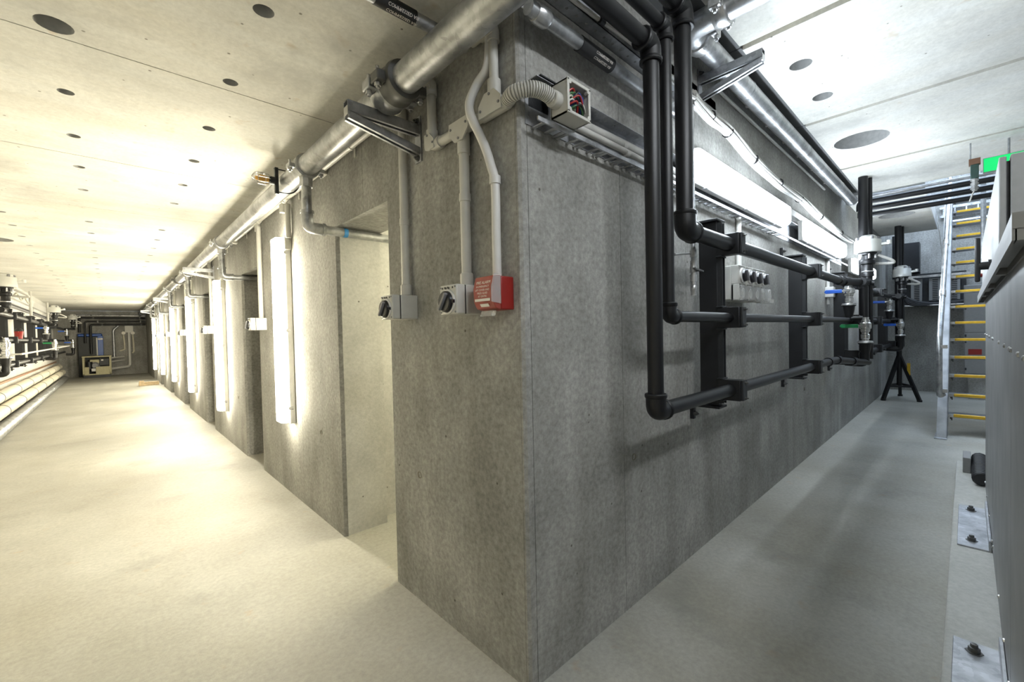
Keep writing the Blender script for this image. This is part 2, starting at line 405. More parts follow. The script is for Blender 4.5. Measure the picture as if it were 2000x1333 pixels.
# ================================================================== LEFT FACE OF THE BLOCK
ORD = ['first', 'second', 'third', 'fourth', 'fifth', 'sixth', 'seventh', 'eighth']
PX, PZ, PR = -.179, 2.262, .056                      # galvanised main along the gallery
def bolt(mb, p, ax, r=.009, l=.012):
    ax = Vector(ax).normalized(); mb.lathe(Vector(p), ax, [(0, r*1.5), (.002, r*1.5), (.002, r), (l, r)], 6); mb.cyl(Vector(p)+ax*l, Vector(p)+ax*(l+.008), r*.5, 6)
mp = thing('main_pipe', 'long galvanised steel main pipe running under the gallery ceiling on wall brackets', 'pipe', (PX, 0, PZ))
MB().cyl((PX, YB, PZ), (PX, 20.7, PZ), PR, 28).build('pipe_run', M['galv'], mp)
yc = .485
def coupling(y, mat, par):
    o = MB().lathe((PX, y-.05, PZ), (0, 1, 0), [(0, .062), (.004, .073), (.022, .078), (.04, .073), (.06, .073), (.078, .078), (.096, .073), (.10, .062)], 28).build('coupling', mat, par)
    c = MB()
    for sx in (-1, 1): c.obox((PX+sx*.088, y, PZ-.008), (.020, 0, 0), (0, .030, 0), (0, 0, .020))
    c.build('coupling_lug', mat, o, bevel=.005)
    k = MB()
    for sx in (-1, 1):
        k.cyl((PX+sx*.092, y, PZ-.05), (PX+sx*.092, y, PZ+.035), .007, 8); k.lathe((PX+sx*.092, y, PZ-.042), (0, 0, 1), [(0, .013), (.013, .013)], 6)
    k.build('bolt', M['zinc'], o); return o
coupling(yc, M['dark_iron'], mp)
coupling(yc+.075, M['galv'], mp)
coupling(7.9, M['dark_iron'], mp); coupling(13.1, M['dark_iron'], mp)
def branch(k):
    y = 1.598+DP*k; z = 1.912; r = .027
    t = thing('branch_pipe', 'galvanised branch pipe dropping from the main into the %s doorway from the corner' % ORD[k], 'pipe', (PX, y, z), 'branch pipes into the doorways')
    s_ = MB().lathe((PX, y-.045, PZ), (0, 1, 0), [(0, .062), (.004, .070), (.086, .070), (.09, .062)], 24).build('saddle_clamp', M['galv'], t)
    w = MB()
    for sx in (-1, 1): w.obox((PX+sx*.083, y, PZ-.01), (.016, 0, 0), (0, .028, 0), (0, 0, .012))
    w.build('clamp_ear', M['galv'], s_, bevel=.004)
    q = MB()
    for sx in (-1, 1):
        q.cyl((PX+sx*.086, y, PZ-.045), (PX+sx*.086, y, PZ+.025), .007, 8); q.lathe((PX+sx*.086, y, PZ-.035), (0, 0, 1), [(0, .014), (.014, .014)], 6)
    q.build('bolt', M['zinc'], s_)
    MB().lathe((PX, y, PZ-.115), (0, 0, 1), [(0, .030), (.0, .037), (.055, .037), (.07, .045)], 8).build('hex_neck', M['galv'], t)
    MB().cyl((PX, y, z+.04), (PX, y, PZ-.1), r, 16).build('drop', M['galv'], t)
    MB().tube([(PX, y, z+.085), (PX, y, z), (PX+.085, y, z)], r+.007, 16, .06).build('elbow', M['galv'], t)
    e = MB().lathe((PX, y, z+.08), (0, 0, 1), [(0, r+.011), (.018, r+.011)], 16).lathe((PX+.08, y, z), (1, 0, 0), [(0, r+.011), (.018, r+.011)], 16)
    e.build('elbow_rim', M['galv'], t)
    MB().cyl((PX+.04, y, z), (.62, y, z), r, 16).build('arm', M['galv'], t)
    return t
br = [branch(k) for k in range(ND-1)]
br[0]['label'] = 'galvanised branch pipe with a blue tape band entering the doorway beside the corner'
MB().cyl((.03, 1.598, 1.912), (.055, 1.598, 1.912), .0285, 16).build('tape_band', M['blue_tape'], br[0])

def bracket(name, label, wall, pos, z0, z1, group):
    """cantilever strut bracket; built pointing along -x from a wall plate, then placed by axes"""
    if wall == 'L': A, B_ = Vector((-1, 0, 0)), Vector((0, 1, 0)); o = Vector((0, pos, 0))
    else: A, B_ = Vector((0, -1, 0)), Vector((1, 0, 0)); o = Vector((pos, 0, 0))
    Zv = Vector((0, 0, 1)); za = z1-.040                                     # top of the arm
    t = thing(name, label, 'bracket', o+Zv*z0, group)
    P = lambda a, bb, z: o+A*a+B_*bb+Zv*z
    pl = MB().obox(P(.004, 0, (z0+z1)/2), A*.004, B_*.024, Zv*(z1-z0)/2).build('wall_plate', M['strut'], t)
    n = MB()
    for z in (z0+.018, z1-.018): n.lathe(P(.007, 0, z), A, [(0, .015), (.003, .015), (.003, .010), (.014, .010), (.014, .005), (.022, .005)], 8)
    n.build('bolt', M['dark_iron'], pl)
    def channel(p0, p1, up, H_=.0205):
        m = MB(); d = (p1-p0).normalized(); u = up-d*up.dot(d); u.normalize()
        m.obox((p0+p1)/2+u*-.001, (p1-p0)/2, B_*.0205, u*.0015)
        for s in (-1, 1):
            m.obox((p0+p1)/2+B_*s*.019-u*H_, (p1-p0)/2, B_*.0015, u*H_)
            m.obox((p0+p1)/2+B_*s*.0145-u*H_*2, (p1-p0)/2, B_*.006, u*.0015)
        return m
    channel(P(.006, 0, za), P(.333, 0, za), Zv).build('arm', M['strut'], t)
    channel(P(.006, 0, z0+.060), P(.325, 0, za-.043), Zv, .014).build('strut', M['strut'], t)
    MB().obox(P(.327, 0, za-.04), A*.006, B_*.019, Zv*.018).build('tip_weld', M['zinc'], t)
    return t
bl = bracket('wall_bracket', 'steel cantilever bracket holding the main pipe beside the conduit elbows', 'L', .64, 2.045, 2.246, None)
for k in range(1, 4):
    dup(bl, (0, 5.24*k, 0), 'steel cantilever bracket on the main pipe, %s one past the first doorway' % ORD[k-1])['group'] = 'brackets along the gallery'
b2 = bracket('wall_bracket', 'steel cantilever bracket above the long lamp carrying the corridor pipe', 'R', 1.462, 2.54, 2.745, None)

# caged lamp clamped to the main pipe
cl = LP(513, 363, .33)
t = thing('caged_lamp', 'small caged amber lamp clamped to the side of the main pipe', 'lamp', cl)
cy = cl.y
MB().box(PX-.083, PX-.062, cy-.012, cy+.012, PZ-.09, PZ+.075).build('clamp_plate', M['charcoal'], t, bevel=.003)
MB().tube([(PX-.085, cy, PZ+.067), (PX+.02, cy, PZ+.067), (PX+.072, cy, PZ), (PX+.02, cy, PZ-.075), (PX-.085, cy, PZ-.075)], .004, 8, .05).build('u_bolt', M['charcoal'], t)
MB().cyl((PX-.082, cy, PZ-.01), (PX-.115, cy, PZ-.01), .024, 14).build('lamp_holder', M['charcoal'], t)
MB().lathe((PX-.113, cy, PZ-.01), (-1, 0, 0), [(0, .012), (.02, .02), (.05, .022), (.075, .012), (.08, .001)], 12).build('bulb', M['brass'], t)
cg = MB()
for q in range(8):
    a = q*math.pi/4; u = Vector((0, math.cos(a), math.sin(a)))
    c0 = Vector((PX-.11, cy, PZ-.01)); cg.tube([c0+u*.022, c0+u*.036+Vector((-.015, 0, 0)), c0+u*.036+Vector((-.08, 0, 0)), c0+u*.005+Vector((-.10, 0, 0))], .0018, 5, .012, 2)
for dx in (.03, .07):
    ring = [Vector((PX-.11-dx, cy+.036*math.cos(2*math.pi*i/12), PZ-.01+.036*math.sin(2*math.pi*i/12))) for i in range(13)]; cg.tube(ring, .0018, 5, 0)
cg.build('cage', M['zinc'], t, joined=True)

# ---- cream conduit on the left face
CR, CO = .0195, .026
def tee_box(mb, p, du, dv):
    """flat inspection tee: body plate plus sockets"""
    p = Vector(p); mb.obox(p+Vector((-.022, 0, 0)), (.004, 0, 0), Vector(du)*.052, Vector(dv)*.030)
def screw_pair(par, p, du):
    m = MB()
    for s in (-1, 1): m.cyl(Vector(p)+Vector((-.026, 0, 0))+Vector(du)*s*.042, Vector(p)+Vector((-.0285, 0, 0))+Vector(du)*s*.042, .005, 8)
    m.build('screw', M['grey_bar'], par)
zc = 2.337
t = thing('conduit_run', 'cream plastic conduit running behind the main pipe along the gallery wall', 'conduit', (-CO, .70, zc))
MB().cyl((-CO, .70, zc), (-CO, 20.5, zc), CR, 14).build('conduit', M['pvc'], t)
for k in range(ND-1):
    for dy in (1.32, 2.30, 2.78):
        y = dy+DP*k; y2 = y
        m = MB().lathe((-CO, y-.012, zc), (0, 1, 0), [(0, CR+.003), (.024, CR+.003)], 14).box(-.004, 0, y-.012, y+.012, zc-.055, zc)
        m.build('saddle', M['pvc'], t)
    for yy in (.79, 2.62):
        if k == 0 and yy < 1: continue
        y = yy+DP*k
        m = MB().cyl((-CO, y-.06, zc), (-CO, y+.06, zc), CR+.005, 14).cyl((-CO, y, zc), (-CO, y, zc-.09), CR+.005, 14); m.obox((-CO-.024, y, zc), (.004, 0, 0), (0, .05, 0), (0, 0, .026))
        m.build('tee', M['pvc'], t)
    y = 1.78+DP*k; MB().box(-.06, 0, y-.04, y+.04, zc-.035, zc+.03).build('junction_block', M['pvc'], t, bevel=.004)

def conduit_path(name, label, pts, fit, bend=.03, r=CR):
    t = thing(name, label, 'conduit', pts[-1]); MB().tube(pts, r, 14, bend).build('conduit', M['pvc'], t)
    return t
c = lambda x, y: Vector((-CO, LP(x, y, CO).y, LP(x, y, CO).z))
yA = .745                                   # drop to the first isolator
yB, zB = c(842, 172).y, c(842, 178).z       # upper elbow
yC, zC = c(848, 268).y, 2.062               # lower elbow
yD = c(905, 256).y                          # tee over the second isolator
yE = c(966, 205).y
t = thing('corner_conduit', 'cream conduit stepping down in elbows and tees beside the corner', 'conduit', (-CO, yC, zC))
MB().tube([(-CO, .72, zc), (-CO, yB, zc), (-CO, yB, zC), (-CO, .03, zC)], CR, 14, .03).build('conduit', M['pvc'], t)
for (y, z, sgn) in ((yB, zc, 1), (yB, zC, -1)):
    e = MB().tube([(-CO, y+sgn*.065, z), (-CO, y, z), (-CO, y, z-sgn*.065)], CR+.005, 14, .04)
    e.prism([(sgn*a, -sgn*b_) for a, b_ in ((-.022, .045), (-.024, 0), (-.018, -.018), (0, -.024), (.045, -.022), (.045, .014), (.014, .045))], (-CO-.020, y, z), (0, 1, 0), (0, 0, 1), (-.006, 0, 0))
    o = e.build('elbow', M['pvc'], t)
    m = MB()
    for du, dv in ((.038*sgn, 0), (0, -.038*sgn)): m.cyl((-CO-.025, y+du, z+dv), (-CO-.029, y+du, z+dv), .005, 8)
    m.build('screw', M['grey_bar'], o)
def tee(par, y, z, dirz):
    m = MB().cyl((-CO, y-.068, z), (-CO, y+.068, z), CR+.005, 14).cyl((-CO, y, z), (-CO, y, z+dirz*.10), CR+.005, 14)
    m.prism([(-.06, -.024*dirz), (.06, -.024*dirz), (.06, .02*dirz), (.026, .055*dirz), (-.026, .055*dirz), (-.06, .02*dirz)], (-CO-.020, y, z), (0, 1, 0), (0, 0, 1), (-.006, 0, 0))
    o = m.build('tee', M['pvc'], par); q = MB()
    for du, dv in ((-.048, 0), (.048, 0), (0, .045*dirz)): q.cyl((-CO-.025, y+du, z+dv), (-CO-.029, y+du, z+dv), .005, 8)
    q.build('screw', M['grey_bar'], o)
tee(t, yA, zc, -1); tee(t, yD, zC, -1); tee(t, yE, zC, 1)
for (y, z, zz) in ((yA, zc, 1.46), (yD, zC, 1.46)):
    d = MB().cyl((-CO, y, zz-.01), (-CO, y, z), CR, 14).lathe((-CO, y, zz-.005), (0, 0, 1), [(0, CR+.006), (.045, CR+.006), (.05, CR+.001)], 14)
    o = d.build('drop', M['pvc'], t)
    zs = zz+.32
    MB().lathe((-CO, y, zs), (0, 0, 1), [(0, CR+.003), (.03, CR+.003)], 14).build('saddle', M['pvc'], o)
# riser to the elbow under the ceiling
zt = c(966, 48).z
MB().tube([(-CO, yE, zC+.05), (-CO, yE, zt), (-CO, yE+.12, zt)], CR-.003, 14, .04).build('riser', M['pvc'], t)
e = MB().tube([(-CO, yE, zt-.055), (-CO, yE, zt), (-CO, yE+.07, zt)], CR+.003, 14, .04)
e.prism([(-.022, -.04), (-.022, .012), (-.012, .022), (.05, .022), (.05, -.014), (.012, -.04)], (-CO-.018, yE, zt), (0, 1, 0), (0, 0, 1), (-.006, 0, 0)); e.build('elbow', M['pvc'], t)
# corrugated flexible conduit round the corner to the junction box
flex = [Vector((-CO, .03, zC)), Vector((-.040, -.022, zC+.004)), Vector((-.004, -.066, zC+.012)), Vector((.045, -.082, zC+.010)), Vector((.100, -.088, zC-.006))]
def catmull(P, n):
    P = [P[0]*2-P[1]]+P+[P[-1]*2-P[-2]]; out = []
    for i in range(1, len(P)-2):
        for j in range(n):
            t_ = j/n; a, b_, c_, d_ = P[i-1], P[i], P[i+1], P[i+2]
            out.append(.5*((2*b_)+(c_-a)*t_+(2*a-5*b_+4*c_-d_)*t_*t_+(3*b_-a-3*c_+d_)*t_**3))
    out.append(P[-2]); return out
fp = catmull(flex, 42)
MB().tube(fp, lambda t_: (.0195 if int(round(t_*(len(fp)-1))) % 6 < 2 else .0255) if .06 < t_ < .93 else .0235, 14, 0).build('flexible_hose', M['pvc'], t)
# bendy conduit down to the alarm
ya = .100
pts = catmull([c(956, 52), c(955, 105), c(951, 140), c(937, 170), c(935, 215), c(945, 270), c(958, 320), Vector((-CO-.01, ya, 1.80)), Vector((-CO-.01, ya, 1.62)), Vector((-CO-.01, ya, 1.455))], 8)
pts = [Vector((-CO-.045*math.exp(-((p.z-2.08)/.09)**2), p.y, p.z)) for p in pts]
t = thing('bent_conduit', 'pale grey conduit with a long S bend leading down to the red call point', 'conduit', pts[-1])
MB().tube(pts, .0165, 14, 0).build('conduit', M['pvc_white'], t)
MB().lathe((-CO, ya, 1.80), (0, 0, 1), [(0, .0205), (.028, .0205)], 14).build('saddle', M['pvc_white'], t)

# ---- isolator switches
def isolator(y, label, group=None, w=.108, zc_=1.396):
    t = thing('isolator_switch', label, 'switch', (0, y, zc_-.055), group)
    y0, y1, z0, z1 = y-w/2, y+w/2, zc_-.055, zc_+.055
    MB().box(-.085, .002, y0, y1, z0, z1).build('base_box', M['pvc'], t, bevel=.005)
    MB().box(-.088, -.084, y0+.002, y1-.002, z0+.002, z1-.002).build('gasket', M['black'], t)
    f = MB().box(-.128, -.087, y0, y1, z0, z1).build('cover', M['pvc'], t, bevel=.006)
    MB().lathe((-.127, y, zc_-.008), (-1, 0, 0), [(0, .046), (.006, .046), (.008, .043)], 24).build('dial_ring', M['pvc_white'], f)
    MB().lathe((-.133, y, zc_-.008), (-1, 0, 0), [(0, .0405), (.012, .039), (.016, .034), (.016, .0)], 24).build('knob', M['knob'], t)
    MB().obox((-.152, y, zc_-.008), (.008, 0, 0), Vector((0, .6, -.8))*.036, Vector((0, .8, .6))*.0055).build('grip_bar', M['grey_bar'], t, bevel=.002)
    MB().box(-.142, -.132, y0+.006, y0+.020, zc_-.014, zc_-.002).build('pointer', M['knob'], t)
    q = MB()
    for dy, dz in ((.034, .043), (.018, .044), (.012, .042), (.0, .044), (-.006, .042), (-.03, .043)): q.box(-.1288, -.1275, y+dy-.004, y+dy+.004, zc_+dz-.003, zc_+dz+.004)
    q.build('printed_mark', M['dark_print'], f, joined=True)
    q = MB()
    for sy in (-1, 1):
        for sz in (-1, 1): q.cyl((-.127, y+sy*.045, zc_+sz*.046), (-.1295, y+sy*.045, zc_+sz*.046), .004, 8)
    q.build('screw', M['grey_bar'], f)
    return t
i1 = isolator(.745, 'cream isolator switch with black rotary knob beside the first doorway edge')
i2 = isolator(.262, 'cream isolator switch with black rotary knob next to the red call point')
for k in range(1, ND-1):
    dup(i1, (0, DP*k, 0), 'cream isolator switch at the edge of the %s doorway from the corner' % ORD[k])['group'] = 'isolators along the gallery'
for k in range(1, ND-1):
    y = .79+DP*k; solo('switch_conduit', MB().cyl((-CO, y-.03, 1.44), (-CO, y-.03, zc-.05), CR, 10), M['pvc'], 'vertical cream conduit to the isolator of the %s doorway from the corner' % ORD[k], 'conduit', 'switch conduits along the gallery')

# ---- red fire alarm call point
y0, y1, z0, z1 = .045, .150, 1.350, 1.466
t = thing('fire_call_point', 'red fire alarm call point with clear lift-up cover and white lettering', 'fire alarm', (0, (y0+y1)/2, z0))
MB().box(-.060, .001, y0-.002, y1-.002, z0, z1).build('housing', M['red'], t, bevel=.004)
f = MB().prism([(-.060, z0), (-.082, z0+.004), (-.096, z0+.028), (-.098, z0+.075), (-.086, z1+.001), (-.060, z1+.003)], (0, y0, 0), (1, 0, 0), (0, 0, 1), (0, y1-y0, 0)).build('front', M['red_face'], t, bevel=.003)
MB().prism([(-.062, z0+.02), (-.104, z0+.026), (-.1045, z0+.078), (-.091, z1+.006), (-.062, z1+.006)], (0, y0-.003, 0), (1, 0, 0), (0, 0, 1), (0, .0025, 0)).build('cover_side', M['clear'], t)
MB().prism([(-.082, z0-.002), (-.09, z0-.022), (-.07, z0-.022), (-.062, z0-.002)], (0, y0+.02, 0), (1, 0, 0), (0, 0, 1), (0, .06, 0)).build('lift_tab', M['clear'], t, bevel=.002)
def onface(u, v):                       # face slopes slightly; lettering sits just proud of it
    z = z0+.05+v
    xx = -.0985 if z < z0+.075 else -.0985+(z-z0-.075)*.30
    if z < z0+.028: xx = -.0965+(z0+.028-z)*.6
    return (xx-.0012, (y0+y1)/2-u, z)
for txt, s_, vz in (('FIRE ALARM', .0145, .045), ('IN EMERGENCY', .0098, .031), ('LIFT COVER AND', .0098, .019), ('PRESS GLASS', .0098, .008), ('AT CENTRE', .0088, -.003)):
    textmesh('lettering', txt, s_, M['white_print'], f, lambda u, v, vz=vz: onface(u, v+vz))
m = MB().box(-.1005, -.0985, y0+.012, y1-.012, z0+.030, z0+.039); m.build('label_strip', M['white_print'], f)
MB().obox((-.0925, (y0+y1)/2-.004, z0+.016), (.0008, 0, 0), (0, .022, 0), (-.003, 0, .005)).build('label_strip', M['white_print'], f)

# ---- vertical batten lamps on the gallery wall
def batten_v(y, za, zb, label, group):
    t = thing('batten_lamp', label, 'lamp', (0, y, za), group)
    MB().box(-.045, .0, y-.082, y+.082, za, zb).build('base_tray', M['pvc_white'], t, bevel=.006)
    d = MB()
    d.prism([(-.078, 0), (-.078, .040), (-.060, .068), (.060, .068), (.078, .040), (.078, 0)], (-.040, y, za+.008), (0, 1, 0), (-1, 0, 0), (0, 0, zb-za-.016))
    d.build('diffuser', M['lampL'], t, bevel=.012)
    for z in (za+.003, zb-.003):
        pass
    q = MB()
    for z in (za+.12, zb-.12, (za+zb)/2): q.box(-.055, -.02, y-.088, y-.079, z-.012, z+.012)
    q.build('clip', M['zinc'], t)
    MB().box(-.05, .0, y-.105, y-.080, zb-.10, zb+.005).build('end_gland', M['pvc'], t, bevel=.004)
    return t
batten_v(2.62, .60, 2.045, 'glowing vertical batten lamp between the first and second doorways', None)
for k in range(1, ND-1):
    batten_v(2.62+DP*k, .38, 1.99, 'glowing vertical batten lamp just past the %s doorway from the corner' % ORD[k], 'gallery batten lamps')
for k in range(0, ND-1):
    y = 2.50+DP*k
    solo('lamp_conduit', MB().cyl((-CO, y, 2.03 if k == 0 else 1.98), (-CO, y, zc-.05), CR, 10), M['pvc'], 'short cream conduit feeding the lamp past the %s doorway from the corner' % ORD[k], 'conduit', 'lamp conduits along the gallery')
# timber offcut by the wall far down the gallery
p = HP(302, 752, 0)
t = thing('timber_offcut', 'pale timber offcuts lying at the foot of the gallery wall', 'timber', p)
MB().obox((p.x-.12, p.y, .05), (.22, .0, 0), (0, .05, 0), (0, 0, .05)).build('block', M['wood'], t); MB().obox((p.x-.28, p.y-.05, .07), (.05, .0, 0), (0, .05, 0), (0, 0, .07)).build('block', M['wood'], t)

# ---- room lamp seen only by its light through the first doorway
def batten_h(name, label, o, along, out, L, mat, group=None, base=M['pvc_white'], zc_=0, h=.075, dep=.062, stand=.05):
    o, along, out = map(Vector, (o, along, out)); Zv = Vector((0, 0, 1)) if abs(out.z) < .5 else out.cross(along)
    t = thing(name, label, 'lamp', o, group)
    MB().obox(o+along*L/2+out*(stand/2-.002), along*L/2, out*(stand/2+.002), Zv*h).build('base_tray', base, t, bevel=.006)
    MB().prism([(-h+.006, 0), (-h+.006, dep*.55), (-h+.022, dep), (h-.022, dep), (h-.006, dep*.55), (h-.006, 0)], o+along*.012+out*(stand-.003), Zv, out, along*(L-.024)).build('diffuser', mat, t, bevel=.014)
    q = MB()
    for s in (.12, .5, .88):
        for sg in (-1, 1): q.obox(o+along*L*s+out*stand*.9+Zv*sg*(h+.002), along*.012, out*.014, Zv*.003)
    q.build('clip', M['zinc'], t)
    return t
batten_h('room_lamp_offscreen', 'batten lamp on the back wall of the room behind the first doorway', (1.70, .62, 1.75), (0, 1, 0), (-1, 0, 0), .9, M['lampRoom'])
# batten lamp of the junction behind the viewpoint: the cable channel and pipes near the corner throw their shadows down from it
batten_h('junction_lamp_offscreen', 'batten lamp on the ceiling of the junction near the tank end', (-.9, -1.7, ZR), (1, 0, 0), (0, 0, -1), 1.6, M['lampT'])

# ---- compressed-air pipe crossing above the main pipe
pa = HP(800, 30, 2.362)
def label_sleeve(par, o, ax, r, L, side, lines):
    """black sleeve on a pipe with white lettering wrapped round it; side = unit vector facing the viewer"""
    o, ax, side = map(Vector, (o, ax, side)); sd = (side-ax*side.dot(ax)).normalized(); up = ax.cross(sd)
    sl = MB().cyl(o, o+ax*L, r, 20).build('label_sleeve', M['black'], par)
    for txt, s_, v0, u0 in lines:
        def mp_(u, v, v0=v0, u0=u0):
            a = (v+v0)/r; return o+ax*(L*u0+u)+(sd*math.cos(a)+up*math.sin(a))*(r+.0008)
        textmesh('lettering', txt, s_, M['white_print'], sl, mp_)
t = thing('air_pipe', 'grey compressed-air pipe with a black lettered sleeve crossing the gallery ceiling', 'pipe', (-.6, pa.y, 2.362))
MB().cyl((-2.2, pa.y, 2.362), (-.02, pa.y, 2.362), .0215, 16).build('pipe_run', M['strut'], t)
q0, q1 = HP(741, 0, 2.362).x, HP(810, 34, 2.362).x
label_sleeve(t, (q0-.02, pa.y, 2.362), (1, 0, 0), .0235, q1-q0+.02, (0, -.55, -.83), [('COMPRESSED AIR', .0145, .010, .66), ('COMPRESSED AIR', .0145, -.010, .66)])
for sx in (-1.6, -.9): MB().box(sx-.015, sx+.015, pa.y-.03, pa.y+.03, 2.385, ZL+.001).build('ceiling_clip', M['strut'], t)

# ================================================================== RIGHT FACE OF THE BLOCK
# ---- galvanised air pipe along the top of the face near the corner
gz, gy, gr = 2.318, -.085, .024
t = thing('air_pipe', 'galvanised compressed-air pipe with a black lettered sleeve above the junction box', 'pipe', (0, gy, gz))
MB().cyl((-.03, gy, gz), (1.04, gy, gz), gr, 18).build('pipe_run', M['galv'], t)
xa, xb = RP(1140, 82, .085).x, RP(1186, 112, .085).x
label_sleeve(t, (xa-.03, gy, gz), (1, 0, 0), gr+.003, xb-xa+.05, (-.3, -.7, -.65), [('COMPRESSED AIR', .0135, .008, .64), ('COMPRESSED AIR', .0135, -.010, .64)])
MB().lathe((.0, gy, gz), (1, 0, 0), [(0, .028), (.012, .032), (.05, .032), (.06, .028)], 18).build('union', M['zinc'], t)
for sx in (.86,): MB().box(sx-.012, sx+.012, gy-.03, .001, gz-.03, gz-.022).box(sx-.012, sx+.012, -.004, .001, gz-.06, gz+.03).build('pipe_clip', M['strut'], t)
# ---- perforated steel tray on the ceiling side with a cable along it
ty0, ty1, tz = -.142, -.087, 2.376
m = MB().box(-.25, 1.05, ty0, ty1, tz, tz+.003).box(-.25, 1.05, ty0, ty0+.003, tz, tz+.035).box(-.25, 1.05, ty1-.003, ty1, tz, tz+.035)
t = thing('perforated_tray', 'perforated steel cable tray running beside the air pipe above the junction box', 'cable tray', (.4, -.11, tz))
m.build('tray', M['strut'], t)
for i in range(22): MB().cyl((-.2+.055*i, (ty0+ty1)/2, tz-.0006), (-.2+.055*i, (ty0+ty1)/2, tz+.001), .0055, 8).build('slot', M['hole'], t)
for sx in (.0, .9): MB().box(sx-.012, sx+.012, ty0, .001, tz+.003, tz+.012).build('tray_arm', M['strut'], t)
cp = [Vector((-.25+.13*i, ty0-.008-.004*math.sin(i*1.3), tz+.01-.008*math.sin(i*.9))) for i in range(11)]
o = MB().tube(catmull(cp, 4), .008, 8, 0).build('cable', M['cable'], t)
MB().cyl((.27, ty0-.009, tz+.008), (.295, ty0-.009, tz+.008), .0115, 10).build('cable_band', M['black'], o)

# ---- black pipes in the plane y = -.21
PY = -.21
def R21(x, y): return RP(x, y, .21)
pz = {'top': 1.70, 'mid': 1.322, 'low': .945}
x1, x2, x3 = R21(1276, 450).x, R21(1304, 450).x, R21(1336, 300).x
zt1, zt2, zt3 = R21(1266, 95).z+.02, R21(1299, 55).z, R21(1330, 18).z
AXV = 4.62                                   # station of the first valve set
def black_pipe(label, xv, zt_, zl, r, xend, extra):
    t = thing('black_pipe', label, 'pipe', (xv, PY, zl)); R2 = r*1.27; B_ = M['black_pipe']
    MB().cyl((-1.9, PY, zt_), (xv-.02, PY, zt_), r, 18).build('ceiling_run', B_, t)
    MB().cyl((xv, PY, zl+.02), (xv, PY, zt_-.02), r, 18).build('riser', B_, t)
    MB().cyl((xv+.02, PY, zl), (xend, PY, zl), r, 18).build('wall_run', B_, t)
    for z, s in ((zt_, -1), (zl, 1)):
        d = r*2.1; sx = -1 if z == zt_ else 1
        e = MB().tube([(xv, PY, z+s*d), (xv, PY, z), (xv+sx*d, PY, z)], R2, 18, d*.85, 7)
        o = e.build('elbow', B_, t)
        MB().lathe((xv, PY, z+s*(d-.012)), (0, 0, s), [(0, R2+.001), (.004, R2+.004), (.014, R2+.004), (.018, R2)], 18).lathe((xv+sx*(d-.012), PY, z), (sx, 0, 0), [(0, R2+.001), (.004, R2+.004), (.014, R2+.004), (.018, R2)], 18).build('elbow_rim', B_, o)
    if extra: MB().tube(extra, r, 16, .05).build('offset_bend', B_, t)
    for a in range(0, len(extra)-1 if extra else 0):
        p = Vector(extra[a]); q = Vector(extra[a+1]); u = (q-p).normalized()
        MB().cyl(p-u*.0+u*.03, p+u*.09, R2, 16).build('socket', B_, t)
    return t
black_pipe('large black pipe dropping furthest from the corner to the top rail of the frames', x3, zt3, pz['top'], .036, 4.05, [(4.0, PY, pz['top']), (4.2, PY, pz['top']), (4.45, -.30, pz['top']), (AXV-.05, -.36, pz['top'])])
black_pipe('slim black pipe dropping between two thicker ones to the middle rail', x2, zt2, pz['mid'], .0245, 4.62, [(4.6, PY, pz['mid']), (4.9, PY, pz['mid'])])
black_pipe('black pipe dropping nearest the corner to the lowest rail', x1, zt1, pz['low'], .031, 3.6, [(3.55, PY, pz['low']), (3.9, PY, pz['low']), (4.25, -.27, pz['low']-.03), (AXV-.02, -.36, pz['low']-.06)])

# ---- support frames of the black pipes (built at one station, copied along)
def pipe_frame(X, label, group=None, zs=(1.70, 1.322, .945)):
    t = thing('pipe_support', label, 'pipe support', (X, 0, .80), group); K = M['black_steel']
    MB().box(X, X+.045, -.150, -.055, .855, 1.83).build('post', K, t, bevel=.002)
    MB().box(X+.002, X+.006, -.176, -.150, .87, 1.82).box(X+.034, X+.038, -.176, -.150, .87, 1.82).build('slotted_channel', M['charcoal'], t)
    for z, s in ((1.83, 1), (.855, -1)):
        p = MB().box(X-.03, X+.075, -.165, -.02, min(z, z+s*.012), max(z, z+s*.012)).build('end_plate', K, t, bevel=.002)
        MB().box(X-.012, X+.012, -.022, .001, min(z-s*.012, z+s*.085), max(z-s*.012, z+s*.085)).build('wall_cleat', K, p, bevel=.002)
        q = MB(); bolt(q, (X, -.02, z+s*.055), (0, -1, 0), .011, .016); q.build('bolt', M['dark_iron'], p)
    for z in zs:
        c_ = MB().box(X-.012, X+.045, -.262, -.150, z-.054, z+.054).build('clamp_block', K, t, bevel=.003)
        MB().box(X-.004, X+.052, -.274, -.262, z-.052, z+.052).build('clamp_plate', M['charcoal'], c_, bevel=.002)
        q = MB()
        for sz in (-1, 1): bolt(q, (X+.024, -.274, z+sz*.040), (0, -1, 0), .006, .008)
        q.build('bolt', M['dark_iron'], c_)
        MB().box(X-.02, X+.05, -.18, -.15, z+.054, z+.062).box(X-.02, X+.05, -.18, -.15, z-.062, z-.054).build('clamp_lug', M['charcoal'], c_, bevel=.002)
    return t
fr = pipe_frame(1.30, 'black steel pipe frame beside the row of four socket outlets, nearer the corner')
dup(fr, (1.70, 0, 0), 'black steel pipe frame between the socket outlets and the blue lever valve')
dup(fr, (3.42, 0, 0), 'black steel pipe frame behind the green lever valve')
dup(fr, (5.2, 0, 0), 'black steel pipe frame midway between the two corridor valve sets')['group'] = 'far corridor frames'
dup(fr, (6.8, 0, 0), 'black steel pipe frame just behind the valve set with two blue levers')['group'] = 'far corridor frames'

